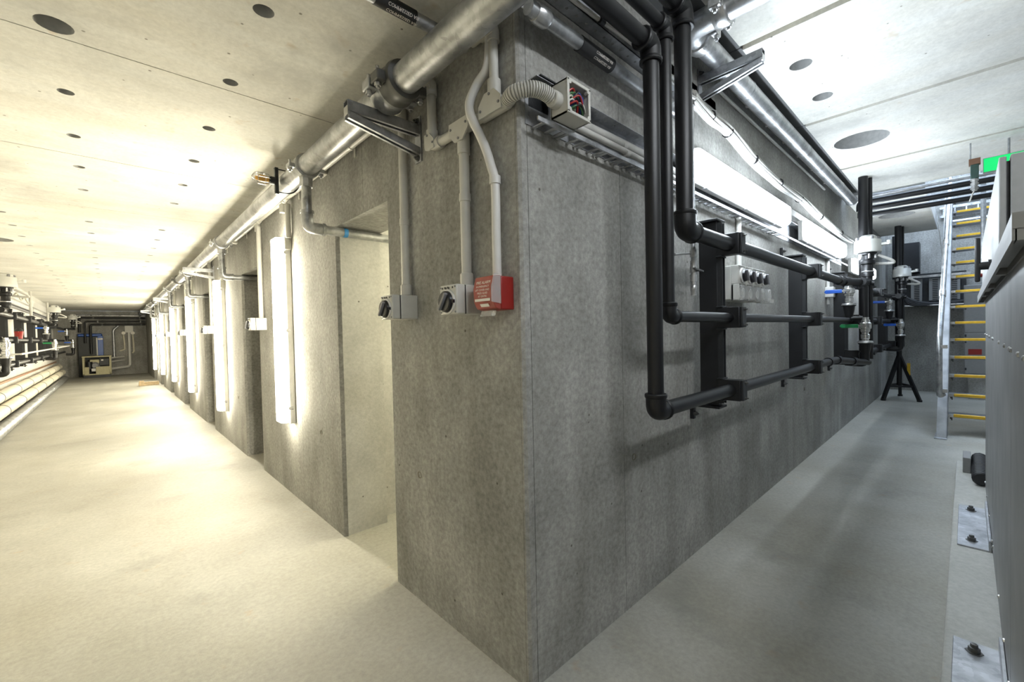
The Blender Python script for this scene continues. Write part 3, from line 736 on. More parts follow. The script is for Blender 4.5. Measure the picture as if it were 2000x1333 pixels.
# ---- valve set: actuator, ball valves, risers (origin on the wall foot, u = X, out = -Y)
def valve_set(X, label, lever2):
    t = thing('valve_set', label, 'valve', (X, 0, .8)); B_ = M['black_pipe']; ay = -.36; zt_ = 1.70
    # actuator stack
    MB().tube([(X-.16, ay+.03, zt_), (X, ay, zt_), (X, ay, zt_+.10)], .040, 16, .05).build('tee_elbow', B_, t)
    n = MB().lathe((X, ay, zt_+.06), (0, 0, 1), [(0, .050), (.04, .050), (.05, .044), (.12, .044), (.13, .060), (.16, .060), (.17, .048), (.215, .048), (.22, .075), (.25, .075)], 20).build('neck', B_, t)
    MB().lathe((X, ay, zt_+.105), (0, 0, 1), [(0, .052), (.006, .054), (.012, .052)], 20).build('neck_ring', M['zinc'], n)
    q = MB()
    for a in range(6): q.cyl((X+.066*math.cos(a*1.047+.3), ay+.066*math.sin(a*1.047+.3), zt_+.24), (X+.066*math.cos(a*1.047+.3), ay+.066*math.sin(a*1.047+.3), zt_+.285), .010, 8)
    q.build('neck_bolt', M['zinc'], n)
    a_ = MB().lathe((X, ay, zt_+.30), (0, 0, 1), [(0, .104), (.006, .110), (.05, .110), (.053, .108), (.12, .108), (.128, .102), (.130, .075)], 28).build('actuator_body', M['alu'], t)
    MB().lathe((X, ay, zt_+.428), (0, 0, 1), [(0, .078), (.03, .074), (.05, .050), (.055, .0)], 20).build('actuator_cap', M['alu'], a_)
    q = MB()
    for a in range(4): q.lathe((X+.088*math.cos(a*1.571+.5), ay+.088*math.sin(a*1.571+.5), zt_+.425), (0, 0, 1), [(0, .015), (.03, .015), (.036, .010)], 8)
    q.build('cap_bolt', M['grey_bar'], a_)
    MB().cyl((X, ay-.10, zt_+.37), (X, ay-.165, zt_+.38), .017, 12).cyl((X, ay-.165, zt_+.365), (X, ay-.165, zt_+.405), .020, 12).build('position_lug', M['alu'], a_)
    MB().tube(catmull([Vector((X, ay-.08, zt_+.27)), Vector((X+.02, ay-.14, zt_+.235)), Vector((X+.04, ay-.19, zt_+.20)), Vector((X+.05, ay-.18, zt_+.18)), Vector((X+.05, ay-.05, zt_+.19))], 5), .014, 8, 0).build('cable_loop', M['cable'], t)
    MB().cyl((X-.02, ay-.055, zt_-.01), (X-.02, ay+.20, zt_), .030, 14).build('cross_pipe', B_, t)
    # ball valve 1 (blue lever) between top and middle rail
    def ball(y, ztop, mat, k=1.0):
        X_ = X-.06; pr = [(0, .030), (.022, .030), (.022, .038), (.044, .040), (.050, .050), (.095, .050), (.10, .041), (.122, .038), (.127, .030), (.143, .030), (.148, .037), (.18, .037), (.186, .030), (.205, .030)]
        v = MB().lathe((X_, y, ztop), (0, 0, -1), [(a*k, r) for a, r in pr], 12).build('ball_valve', M['chrome'], t)
        MB().lathe((X_, y, ztop-.20*k), (0, 0, -1), [(0, .058), (.014, .066), (.022, .066)], 16).build('flange', M['zinc'], v)
        zl_ = ztop-.072*k
        MB().lathe((X_-.045, y, zl_), (-1, 0, 0), [(0, .018), (.012, .018), (.012, .012), (.032, .012)], 8).build('stem', M['chrome'], v)
        MB().bar((X_-.068, y-.012, zl_), (X_-.068, y+.055, zl_), .010, .020).build('lever_tang', M['chrome'], v)
        l = MB().prism([(.045, -.020), (.185, -.020), (.200, 0), (.185, .020), (.045, .016)], (X_-.074, y, zl_), (0, 1, 0), (0, 0, 1), (.014, 0, 0)).build('lever', mat, v, bevel=.004)
        MB().lathe((X_, y, ztop-.22*k), (0, 0, -1), [(0, .060), (.01, .060), (.012, .050), (.05, .046), (.09, .038), (.12, .034)], 16).build('reducer', B_, t)
    ball(-.215, 1.695, M['blue'])
    ball(-.345, 1.345, lever2, 1.2)
    MB().cyl((X-.06, -.215, 1.31), (X-.06, -.215, 1.40), .03, 12).build('link_pipe', B_, t)
    MB().tube([(X-.06, -.345, 1.10), (X-.06, -.345, .87), (X-.06, -.18, .88)], .036, 14, .05).build('bottom_elbow', B_, t)
    MB().cyl((X-.06, -.20, 1.335), (X-.06, -.325, 1.335), .024, 12).build('side_pipe', B_, t)
    MB().cyl((X+.20, -.30, .86), (X+.20, -.30, ZR if label.find('gallery') < 0 else 2.2), .042, 14).build('riser', B_, t)
    MB().cyl((X+.30, -.345, .90), (X+.30, -.345, ZR if label.find('gallery') < 0 else 2.2), .020, 12).build('riser', B_, t)
    return t
vs1 = valve_set(AXV, 'valve set with white actuator, blue lever and green lever on the corridor wall', M['green'])
vs2 = valve_set(8.0, 'valve set with white actuator and two blue levers in front of the dark end wall', M['blue'])
for z, r, w_ in ((1.70, .034, 'top'), (1.322, .0245, 'middle'), (.93, .031, 'lowest')):
    solo('black_pipe', MB().cyl((4.9, PY, z), (8.0, PY, z), r, 14), M['black_pipe'], '%s of three black pipes between the two corridor valve sets' % w_, 'pipe', 'black pipes between the valve sets')

# ---- cable channel with lamps, sockets, bundle
t = thing('cable_channel', 'slotted steel cable channel along the corridor wall carrying grey cables', 'cable tray', (.1, 0, 1.99))
m = MB().box(.03, 5.5, -.004, .001, 1.995, 2.135)
m.box(.03, 5.5, -.064, -.058, 1.985, 2.000).box(.03, 5.5, -.062, 0, 2.133, 2.136)
m.build('channel', M['strut'], t)
m = MB()
for i in range(66):
    x = .06+i*.042+(.020 if i % 3 else 0); m.box(x, x+.014, -.060, -.002, 1.987, 1.991)
m.build('rung', M['zinc'], t)
for i in range(14):
    x = .10+i*.062; MB().cyl((x, -.031, 2.1332), (x, -.031, 2.1322), .006, 8).build('slot', M['zinc'], t)
for k, (y, z, r) in enumerate(((-.020, 2.075, .020), (-.040, 2.035, .013), (-.024, 2.015, .010))):
    pts = catmull([Vector((.26+.4*i, y-.004*math.sin(i*1.7+k), z+.006*math.sin(i*1.1+k))) for i in range(3)]+[Vector((1.12, y, z-.01))], 5)
    o = MB().tube(pts, r, 10, 0).build('cable', M['cable'], t)
    if k < 2: MB().lathe((.60, y, z), (1, 0, 0), [(0, r+.004), (.025, r+.004)], 10).build('cable_clamp', M['cable'], o)
solo('unistrut_plate', MB().box(.045, .150, -.066, .001, 2.139, 2.143).box(.045, .150, -.004, .001, 2.06, 2.14), M['charcoal'], 'dark steel angle behind the open junction box at the corner', 'bracket')
# junction box, open, with wires
jx0, jx1, jz0, jz1, jy = .098, .222, 2.008, 2.122, -.135
t = thing('junction_box', 'open cream junction box full of coloured wires beside the corner', 'junction box', (jx0, -.06, jz0))
m = MB().box(jx0, jx1, -.066, -.060, jz0, jz1).box(jx0, jx0+.005, jy, -.062, jz0, jz1).box(jx1-.005, jx1, jy, -.062, jz0, jz1).box(jx0, jx1, jy, -.062, jz0, jz0+.005).box(jx0, jx1, jy, -.062, jz1-.005, jz1)
m.build('box_shell', M['pvc'], t)
m = MB().box(jx0-.002, jx1+.002, jy-.004, jy+.002, jz1-.009, jz1+.002).box(jx0-.002, jx1+.002, jy-.004, jy+.002, jz0-.002, jz0+.009).box(jx0-.002, jx0+.009, jy-.004, jy+.002, jz0, jz1).box(jx1-.009, jx1+.002, jy-.004, jy+.002, jz0, jz1)
rm = m.build('rim', M['pvc'], t, bevel=.002)
q = MB()
for x in (jx0+.011, jx1-.011):
    for z in (jz0+.011, jz1-.011): q.cyl((x, jy-.0045, z), (x, jy+.01, z), .0075, 10)
q.build('screw_boss', M['pvc'], rm)
MB().lathe((jx0+.002, -.092, zC-.004), (-1, 0, 0), [(0, .028), (.03, .028), (.034, .024)], 16).build('gland', M['pvc'], t)
ws = ['green_wire', 'white_wire', 'red_wire', 'green_wire', 'blue_wire', 'black', 'blue_wire', 'white_wire', 'green_wire', 'red_wire', 'black', 'green_wire', 'blue_wire', 'black', 'red_wire', 'white_wire', 'black', 'green_wire']
for i, w_ in enumerate(ws):
    h_ = random.uniform(.045, .100); f_ = random.uniform(.1, 1.3)
    P0 = Vector((jx0+.010+.02*f_, -.075, jz0+.010+.012*(i % 4))); P1 = Vector((jx0+.018+.035*f_, -.105-.02*random.random(), jz0+h_*.8)); P2 = Vector((jx0+.04+.04*f_, -.118-.016*random.random(), jz0+h_)); P3 = Vector((jx0+.065+.045*f_, -.10-.02*random.random(), jz0+h_*.6)); P4 = Vector((jx1-.012-.02*random.random(), -.085, jz0+.012+.02*random.random()))
    MB().tube(catmull([P0, P1, P2, P3, P4], 6), .0036, 6, 0).build('wire', M[w_], t)
for i in range(4): MB().box(jx0+.065+.012*i, jx0+.076+.012*i, -.118, -.09, jz1-.055+.004*i, jz1-.022).build('terminal', M['blue_wire'], t)

# long batten lamps
batten_h('batten_lamp', 'long glowing batten lamp above the socket outlets', (RP(1360, 310, .13).x+.01, -.062, 2.105), (1, 0, 0), (0, -1, 0), RP(1540, 417, .13).x-RP(1360, 310, .13).x, M['lampR'], stand=.03, h=.082)
batten_h('batten_lamp', 'glowing batten lamp beyond the gap in the cable channel, before the valve set', (RP(1575, 450, .12).x, -.062, 2.09), (1, 0, 0), (0, -1, 0), 1.60, M['lampR'], stand=.03, h=.085)
batten_h('batten_lamp', 'glowing batten lamp on the corridor wall hidden behind the valve set', (5.55, -.062, 2.0), (1, 0, 0), (0, -1, 0), 1.55, M['lampR'], stand=.03, h=.085)
# bundle of grey cables with black ties above the lamps
t = thing('cable_bundle', 'sagging bundle of grey cables with black ties above the long lamp', 'cable', (3, -.05, 2.3))
bp = [RP(x, y, .07) for x, y in ((1352, 190), (1385, 228), (1420, 258), (1470, 312), (1520, 358), (1560, 388), (1600, 424), (1640, 456), (1662, 470))]
for k in range(9):
    a = k*.7; d = Vector((0, .018*math.cos(a)-.002, .026*math.sin(a)))
    pp = [p+d*(1+.35*math.sin(i*1.9+k)) for i, p in enumerate(bp)]
    MB().tube(catmull(pp, 5), .0105, 7, 0).build('cable', M['cable'], t)
for i, p in enumerate(bp[1:-1]):
    MB().lathe(p+Vector((0, -.003, 0)), (1, 0, -.1), [(0, .034), (.006, .034)], 12).build('cable_tie', M['black'], t)
solo('wall_rail', MB().box(1.3, 5.5, -.05, .001, 2.215, 2.250).box(1.3, 5.5, -.052, -.047, 2.20, 2.25), M['pvc_white'], 'white rail directly over the two glowing corridor lamps', 'rail')
# wall conduits: upright ones below the lamps and thin runs above
for x, l in ((1443, 'white upright conduit above the socket outlets'), (1618, 'white upright conduit above the small white switch box')):
    X = RP(x, 430, .02).x if x < 1500 else RP(1626, 572, .04).x-.10; za_ = 1.62 if x < 1500 else 1.50
    solo('wall_conduit', MB().cyl((X, -.018, za_), (X, -.018, 2.0), .0165, 10), M['pvc_white'], l, 'conduit')
solo('wall_conduit', MB().cyl((1.70, -.010, 2.725), (4.57, -.010, 2.725), .011, 8), M['pvc_white'], 'thin white conduit high on the corridor wall below the steel pipe', 'conduit')
t = thing('clip_wire', 'thin clipped cable at the top of the corridor wall', 'cable', (3, 0, 2.81)); MB().cyl((1.75, -.006, 2.812), (5.3, -.006, 2.812), .006, 6).build('wire', M['cable'], t)
for x in (2.23, 2.65, 3.1, 3.53, 4.03, 4.6): MB().box(x-.012, x+.012, -.016, .0, 2.797, 2.818).build('clip', M['pvc_white'], t)

# four switched socket outlets in a row
X0 = 1.63; t = thing('socket_bank', 'bank of four cream switched socket outlets with clear flaps below the long lamp', 'socket outlet', (X0, 0, 1.42))
MB().box(X0, X0+.50, -.10, .002, 1.435, 1.635).build('back_box', M['pvc'], t, bevel=.004)
for k in range(4):
    xa_ = X0+.125*k+.003; xb_ = xa_+.119
    c_ = MB().box(xa_, xb_, -.142, -.099, 1.525, 1.637).box(xa_, xa_+.02, -.142, -.099, 1.43, 1.526).box(xa_, xb_, -.115, -.099, 1.43, 1.526).build('cover', M['pvc'], t, bevel=.004)
    MB().lathe(((xa_+xb_)/2, -.141, 1.578), (0, -1, 0), [(0, .044), (.010, .044), (.013, .040)], 20).build('dial', M['pvc_white'], c_)
    kb = MB().lathe(((xa_+xb_)/2, -.152, 1.576), (0, -1, 0), [(0, .037), (.014, .035), (.018, .03)], 20).build('knob', M['knob'], c_)
    MB().obox(((xa_+xb_)/2, -.173, 1.576), Vector((.4, 0, -.9))*.033, (0, .006, 0), Vector((.9, 0, .4))*.005).build('grip_bar', M['grey_bar'], kb)
    fl = MB().box(xa_+.022, xb_-.004, -.156, -.118, 1.432, 1.520).build('flap', M['clear'], c_, bevel=.006)
    MB().lathe(((xa_+xb_)/2+.008, -.116, 1.475), (0, -1, 0), [(0, .030), (.012, .030), (.012, .024), (.004, .022)], 16).build('socket_face', M['pvc_white'], c_)
MB().box(X0+.505, X0+.60, -.16, -.08, 1.425, 1.455).obox((X0+.55, -.12, 1.48), (.03, 0, .012), (0, .03, 0), (-.008, 0, .03)).build('plug', M['clear'], t, bevel=.004)
# small white switch box by the blue lever
p = RP(1626, 572, .04); t = thing('switch_box', 'small white switch box on the corridor wall under the blue lever', 'switch', (p.x, 0, p.z-.06))
MB().box(p.x-.150, p.x-.055, -.075, .001, p.z-.055, p.z+.055).build('box', M['pvc_white'], t, bevel=.004)
MB().lathe((p.x-.09, -.074, p.z), (0, -1, 0), [(0, .022), (.02, .022)], 12).build('knob', M['knob'], t)
# drain dropper with valve
X = RP(1353, 440, .11).x; t = thing('air_dropper', 'thin steel dropper pipe with a hose coupling hanging beside the large black pipe', 'pipe', (X, -.11, 1.45))
MB().tube([(X, .0, 2.445), (X, -.11, 2.445), (X, -.11, 1.60)], .0115, 10, .03).build('dropper', M['galv'], t)
MB().lathe((X, -.11, 2.43), (0, 0, -1), [(0, .017), (.05, .017)], 10).build('elbow_socket', M['dark_iron'], t)
MB().lathe((X, -.11, 1.665), (0, 0, -1), [(0, .016), (.035, .016)], 10).lathe((X, -.11, 1.58), (0, 0, -1), [(0, .017), (.03, .018), (.03, .013), (.04, .013), (.04, .017), (.075, .017), (.075, .012), (.09, .012)], 10).build('ball_valve', M['zinc'], t)
MB().cyl((X, -.11, 1.61), (X, -.11, 1.58), .015, 10).build('nut', M['zinc'], t)
MB().bar((X-.05, -.135, 1.565), (X+.05, -.135, 1.558), .014, .008).cyl((X, -.11, 1.56), (X, -.14, 1.56), .006, 8).build('lever', M['dark_iron'], t)
MB().lathe((X, -.11, 1.49), (0, 0, -1), [(0, .012), (.005, .016), (.03, .016), (.034, .014), (.055, .014)], 10).build('hose_coupling', M['zinc'], t)
MB().cyl((X, -.11, 1.648), (X-.09, -.05, 1.64), .005, 8).cyl((X-.085, -.06, 1.64), (X-.085, .001, 1.64), .007, 8).build('stay', M['zinc'], t)

# ---- steel pipe on the corridor bracket with grooved elbow
qz, qy, qr = 2.757, -.108, .053
t = thing('corridor_pipe', 'shiny galvanised pipe on the bracket under the dark ceiling strip', 'pipe', (1.2, qy, qz))
MB().cyl((1.20, qy, qz), (5.45, qy, qz), qr, 24).build('pipe_run', M['galv'], t)
MB().lathe((5.45, qy, qz), (1, 0, 0), [(0, qr), (.0, qr+.006), (.03, qr+.006), (.04, qr-.01)], 24).build('end_cap', M['galv'], t)
MB().tube([(1.22, qy, qz), (1.10, qy, qz), (1.10, qy-.13, qz)], qr+.004, 20, .10, 7).build('elbow', M['galv'], t)
MB().cyl((1.10, qy-.12, qz), (1.10, -1.2, qz), qr, 20).build('pipe_run', M['galv'], t)
for o_, ax in (((1.19, qy, qz), (1, 0, 0)), ((1.10, qy-.12, qz), (0, -1, 0))):
    k_ = MB().lathe(o_, ax, [(0, qr), (.004, qr+.014), (.02, qr+.018), (.05, qr+.018), (.066, qr+.014), (.07, qr)], 24).build('coupling', M['zinc'], t)
    a = Vector(ax); sd = a.cross(Vector((0, 0, 1))); c0 = Vector(o_)+a*.035
    m = MB()
    for s in (-1, 1): m.obox(c0+sd*s*(qr+.026), a*.028, sd*.016, Vector((0, 0, .020)))
    m.build('coupling_lug', M['zinc'], k_, bevel=.005)
    m = MB()
    for s in (-1, 1): m.cyl(c0+sd*s*(qr+.030)+Vector((0, 0, -.045)), c0+sd*s*(qr+.030)+Vector((0, 0, .04)), .007, 8); m.lathe(c0+sd*s*(qr+.030)+Vector((0, 0, -.035)), (0, 0, 1), [(0, .013), (.013, .013)], 6)
    m.build('bolt', M['zinc'], k_)
for x in (1.9, 3.3, 4.7): MB().lathe((x, qy, qz), (1, 0, 0), [(0, qr+.001), (.012, qr+.003), (.024, qr+.001)], 24).build('joint_ring', M['galv'], t)

# ================================================================== FAR END OF THE CORRIDOR
for i, (x, z, r, mt) in enumerate(((5.63, 2.806, .016, 'strut'), (5.68, 2.755, .032, 'black_pipe'), (5.765, 2.690, .032, 'black_pipe'), (5.85, 2.630, .030, 'black_pipe'))):
    solo('cross_pipe', MB().cyl((x, -.16, z), (x, YR+.001, z), r, 14), M[mt], 'thin steel pipe crossing the corridor ceiling over the black pipes' if i == 0 else '%s of three black pipes crossing the corridor ceiling before the hatch' % ('', 'upper', 'middle', 'lower')[i], 'pipe', None if i == 0 else 'black pipes crossing the corridor ceiling')
for i, (x, z) in enumerate(((5.68, 2.755), (5.765, 2.69), (5.85, 2.63))):
    solo('pipe_elbow', MB().tube([(x, -.25, z), (x, -.16, z), (x, -.16, z-.10)], .038, 12, .05), M['black_pipe'], 'black elbow of the %s pipe crossing the corridor ceiling' % ('upper', 'middle', 'lower')[i], 'pipe elbow', 'elbows of the crossing black pipes')

# ---- steep stair with yellow nosings up to the hatch
NS, RISE, GO, XS, ZS, YA, YZ = 15, .211, .192, 5.92, .222, -.905, -1.62
t = thing('stair', 'steep galvanised stair with yellow tread nosings rising to the hatch', 'stair', (XS, -1.2, 0))
sl = Vector((GO, 0, RISE)).normalized(); nrm = Vector((-sl.z, 0, sl.x))
Ltot = NS*math.hypot(GO, RISE)
for y in (YA, YZ):
    s_ = 1 if y == YA else -1
    base = Vector((XS+.02, 0, ZS)); p0 = base-sl*(ZS/sl.z); p1 = base+sl*(Ltot-.2)
    m = MB()
    prof0 = [p0+Vector((-.16, 0, 0)), p0+Vector((.12, 0, 0)), p1+Vector((.12, 0, 0)), p1+Vector((-.16, 0, 0))]
    m.prism([(v.x, v.z) for v in prof0], (0, y, 0), (1, 0, 0), (0, 0, 1), (0, s_*.008, 0))
    fl = [p0+Vector((-.16, 0, 0)), p0+Vector((-.15, 0, 0)), p1+Vector((-.15, 0, 0)), p1+Vector((-.16, 0, 0))]
    m.prism([(v.x, v.z) for v in fl], (0, y, 0), (1, 0, 0), (0, 0, 1), (0, s_*.085, 0))
    m.build('stringer', M['stair_steel'], t)
    MB().box(p0.x-.22, p0.x+.16, min(y, y+s_*.10), max(y, y+s_*.10), -.001, .008).build('foot_plate', M['strut'], t)
for i in range(NS):
    x, z = XS+GO*i, ZS+RISE*i
    tr = MB().box(x-.01, x+.20, YZ, YA, z-.03, z+.0).build('tread', M['strut'], t)
    MB().box(x-.022, x+.03, YZ+.01, YA-.045, z-.024, z+.006).build('nosing', M['yellow'], tr, bevel=.003)
    MB().box(x-.02, x+.03, YA-.044, YA-.001, z-.026, z+.004).build('tread_end', M['zinc'], tr)
    q = MB().cyl((x, YA-.03, z-.03), (x, YA-.03, z-.065), .006, 6).cyl((x+.03, YA-.02, z-.03), (x+.03, YA-.02, z-.055), .006, 6); q.build('bolt', M['dark_iron'], tr)
# handrail tube on the near stringer
hy = -.84
h0 = XP(1836, 770, 5.86); h0.y = hy
t2 = thing('handrail', 'galvanised tubular handrail bolted along the stringer of the stair', 'handrail', (5.9, hy, .5))
pA, pB = Vector((5.80, hy, .44)), Vector((5.83, hy, 1.35))
MB().tube([(5.84, hy-.03, .46), pA, Vector((5.80, hy, 1.05)), Vector((7.9, hy-.05, 3.35)), Vector((7.9, hy-.05, 4.2))], .026, 14, .14).build('tube', M['galv'], t2)
for z in (.50, 1.0): MB().box(5.79, 5.86, hy-.065, hy+.02, z-.02, z+.02).build('rail_clamp', M['zinc'], t2)
for f_ in (.25, .55): p = Vector((5.80, hy, 1.05)).lerp(Vector((7.9, hy-.05, 3.35)), f_); MB().cyl(p-sl*.05, p+sl*.05, .031, 14).build('sleeve', M['zinc'], t2)
solo('handrail_post', MB().tube([(7.2, -1.20, 1.9), (7.2, -1.20, 4.1)], .026, 12, 0), M['galv'], 'upright galvanised post standing on the stair treads in the hatch', 'post')
# upper cable ladder and white pipe on the end wall above the hatch
t = thing('cable_ladder', 'pale steel cable ladder crossing high on the lit end wall', 'cable tray', (9.95, -1.2, 3.2))
for z in (3.18, 3.33): MB().box(9.93, 9.97, -2.2, -.72, z-.02, z+.02).build('side_rail', M['zinc'], t)
for i in range(10): MB().box(9.94, 9.96, -.78-.14*i, -.76-.14*i, 3.18, 3.33).build('rung', M['zinc'], t)
MB().box(9.96, 10.001, -1.5, -1.46, 3.14, 3.36).build('wall_arm', M['zinc'], t)
solo('wall_pipe', MB().cyl((9.93, -2.2, 3.06), (9.93, -.8, 3.06), .035, 12).box(9.9, 10.001, -1.2, -1.16, 3.02, 3.1), M['galv'], 'pale steel pipe on the end wall just below the cable ladder', 'pipe')
solo('hanging_rope', MB().tube(catmull([Vector((8.9, -.715, 2.98)), Vector((8.9, -.745, 2.80)), Vector((8.9, -.80, 2.2)), Vector((8.92, -.87, 1.7))], 5), .008, 6, 0), M['cable'], 'thin cable hanging in the hatch beside the slab edge', 'cable')

# ---- control gear at the end wall
t = thing('wiring_frame', 'open wiring frame with slotted trunking on the dark end wall', 'switchboard', (9.8, -.6, 1.6))
MB().box(9.86, 10.001, -1.05, -.25, 1.60, 2.18).build('back_plate', M['charcoal'], t)
for y in (-.42, -.66, -.90):
    d = MB().box(9.78, 9.865, y-.075, y+.075, 1.68, 2.08).build('trunking', M['cabinet'], t)
    for i in range(12): MB().box(9.776, 9.782, y-.04, y+.03, 1.69+.032*i, 1.706+.032*i).build('slot', M['black'], d)
MB().box(9.74, 9.79, -1.1, -.22, 2.10, 2.14).box(9.70, 9.9, -1.1, -.22, 1.585, 1.605).build('shelf_rail', M['zinc'], t)
for k in range(4):
    pts = [Vector((9.72-.01*k, -.16-.1*k*.3, 2.0)), Vector((9.70, -.30, 1.74-.03*k)), Vector((9.72, -.60, 1.63-.012*k)), Vector((9.74, -1.06, 1.65-.012*k))]
    MB().tube(catmull(pts, 6), .022, 8, 0).build('cable', M['black'], t)
t = thing('control_box', 'tall black control box with a row of valves on the end wall', 'control box', (9.8, -.45, 2.1))
p0, p1 = XP(1762, 477, 9.75), XP(1796, 532, 9.75)
MB().box(9.72, 10.001, p1.y, p0.y-.02, p1.z, p0.z).build('box', M['black_steel'], t, bevel=.004)
for i in range(5):
    z = p1.z+.06+(p0.z-p1.z)*.19*i; MB().cyl((9.72, p0.y, z), (9.66, p0.y+.09, z), .022, 10).build('valve_stub', M['grey_bar'], t)
MB().cyl((9.7, p0.y+.10, p1.z-.1), (9.7, p0.y+.10, p0.z+.15), .035, 12).build('manifold', M['black_pipe'], t)
t = thing('grey_cabinet', 'tall grey electrical cabinet with a red label behind the stair', 'cabinet', (9.3, -1.4, .42))
MB().box(9.25, 9.66, -1.9, -1.02, .42, 1.88).build('body', M['cabinet'], t, bevel=.006)
dz = (.42, .66, 1.10, 1.88)
for a, c_ in zip(dz[:-1], dz[1:]): MB().box(9.235, 9.252, -1.89, -1.03, a+.004, c_-.004).build('door', M['cabinet'], t, bevel=.003)
for z in (.5, .95, 1.05, 1.5): MB().box(9.225, 9.237, -1.05, -1.03, z-.02, z+.02).build('hinge', M['black'], t)
MB().box(9.228, 9.236, -1.22, -1.07, .74, .83).build('red_label', M['red'], t)
MB().box(9.3, 9.65, -1.85, -1.07, 0, .42).build('stand', M['wall_warm'], t)

# ---- black tripod stand
f1, f2 = HP(1721, 782, 0), HP(1797, 783, 0); tp = Vector((8.55, -.28, .80))
t = thing('tripod_stand', 'black steel tripod stand with a yellow tag in front of the end wall', 'stand', (tp.x, tp.y, 0))
feet = [Vector((8.30, -.10, .02)), Vector((8.45, -.53, .02)), Vector((9.05, -.25, .02))]
for f_ in feet:
    MB().bar(tp+Vector((0, 0, -.05)), f_, .045, .045).build('leg', M['black_steel'], t); MB().cyl(f_-Vector((0, 0, .021)), f_+Vector((0, 0, .01)), .035, 10).build('foot', M['black'], t)
mids = [tp.lerp(f_, .72) for f_ in feet]
for a in range(3): MB().bar(mids[a], mids[(a+1) % 3], .03, .03).build('brace', M['black_steel'], t)
MB().cyl(tp-Vector((0, 0, .55)), tp+Vector((0, 0, .14)), .035, 12).lathe(tp+Vector((0, 0, .14)), (0, 0, 1), [(0, .05), (.03, .05)], 10).build('post', M['black_steel'], t)
MB().box(tp.x-.06, tp.x-.05, tp.y-.14, tp.y-.10, .42, .62).build('tag', M['yellow'], t)

# ---- hung fittings near the hatch
t = thing('exit_sign', 'lit green exit sign hanging from the corridor ceiling', 'sign', (4.56, -1.2, 2.58))
MB().box(4.57, 4.61, -1.46, -1.15, 2.575, 2.70).build('housing', M['cabinet_dk'], t, bevel=.003)
MB().box(4.566, 4.571, -1.455, -1.155, 2.58, 2.695).build('sign_face', M['exit'], t)
MB().cyl((4.59, -1.3, 2.70), (4.59, -1.3, ZR+.001), .008, 8).build('hanger', M['strut'], t)
t = thing('hung_clamp', 'dark green hung clamp with steel nuts and a cable tail below the ceiling', 'clamp', (4.5, -1.09, 2.38))
MB().box(4.46, 4.52, -1.135, -1.065, 2.64, 2.69).build('timber_pad', M['rust'], t)
MB().box(4.46, 4.52, -1.125, -1.075, 2.52, 2.64).build('clamp_body', M['dark_green'], t, bevel=.004)
q = MB()
for i in range(3): q.lathe((4.49, -1.10, 2.52-.035*i), (0, 0, -1), [(0, .026), (.02, .026), (.022, .018), (.034, .018)], 8)
q.build('nut', M['zinc'], t)
MB().tube([(4.49, -1.10, 2.42), (4.49, -1.09, 2.40), (4.49, -1.07, 2.33)], .006, 6, .01).build('cable_tail', M['cable'], t)
MB().cyl((4.49, -1.075, 2.69), (4.49, -1.075, ZR+.001), .006, 8).build('hanger_rod', M['strut'], t)

# ================================================================== RIGHT-HAND TANK, PLINTH AND CABINET
FY = -1.142
solo('plinth', MB().box(.15, 4.25, -2.28, -.992, -.002, .08), M['plinth'], 'pale concrete plinth under the grey panelled tank', 'plinth', bevel=.008)
t = thing('panel_tank', 'grey steel panelled tank standing on the plinth', 'tank', (1.8, -1.6, .08))
seams = [.15, .905, 2.15, 3.40]
MB().box(.16, 3.39, -2.2, FY-.006, .09, 1.415).build('core', M['cabinet_dk'], t)
for a, c_ in zip(seams[:-1], seams[1:]): MB().box(a+.002, c_-.002, FY-.008, FY, .10, 1.418).build('panel', M['steel_panel'], t)
MB().box(3.392, 3.40, -2.2, FY-.01, .10, 1.418).build('panel', M['steel_panel'], t)
q_x = [.25, .45, .62, .87, .94, 1.2, 1.55, 2.11, 2.19, 2.6, 3.0, 3.36]
for x in q_x:
    for z in (.155, 1.186): MB().lathe((x, FY, z), (0, 1, 0), [(0, .008), (.004, .007), (.006, .003)], 8).build('screw', M['zinc'], t)
LY = -1.108
lf = MB().box(.15, 3.75, -2.2, LY, 1.436, 1.466).box(.15, 3.75, LY-.006, LY, 1.416, 1.437).box(.15, 3.75, FY-.010, FY+.004, 1.416, 1.437)
for x_ in (.15, .98, 1.75, 2.50, 3.2, 3.73): lf.box(x_, x_+.05, FY, LY-.004, 1.416, 1.437)
lf.build('lid_flange', M['cabinet'], t, joined=True)
MB().box(.12, 3.42, FY-.03, FY-.002, .081, .101).build('rubber_seal', M['black'], t)
# cabinet on the lid
t = thing('lid_cabinet', 'grey control cabinet with a black lever handle standing on the tank lid', 'cabinet', (2.2, -1.5, 1.466))
zt_ = CAM.z+(630-322)/1219*2.55
MB().box(1.50, 4.1, -1.80, -1.168, 1.465, zt_).build('body', M['cabinet_dk'], t, bevel=.004)
MB().box(1.50, 4.1, -1.158, -1.138, 1.475, zt_-.004).build('door', M['cabinet'], t, bevel=.004)
MB().box(1.52, 4.08, -1.169, -1.157, 1.485, zt_-.02).build('door_seal', M['black'], t)
hx = 2.2
MB().lathe((hx, -1.139, 1.555), (0, 1, 0), [(0, .030), (.012, .030), (.012, .020), (.045, .020)], 12).build('handle_boss', M['black'], t)
MB().box(hx-.016, hx+.016, -1.100, -1.080, 1.475, 1.70).build('lever_handle', M['black'], t, bevel=.007)
MB().lathe((4.0, -1.139, 1.64), (0, 1, 0), [(0, .014), (.012, .014), (.012, .024), (.03, .024), (.034, .018)], 14).build('stop_button', M['red'], t)
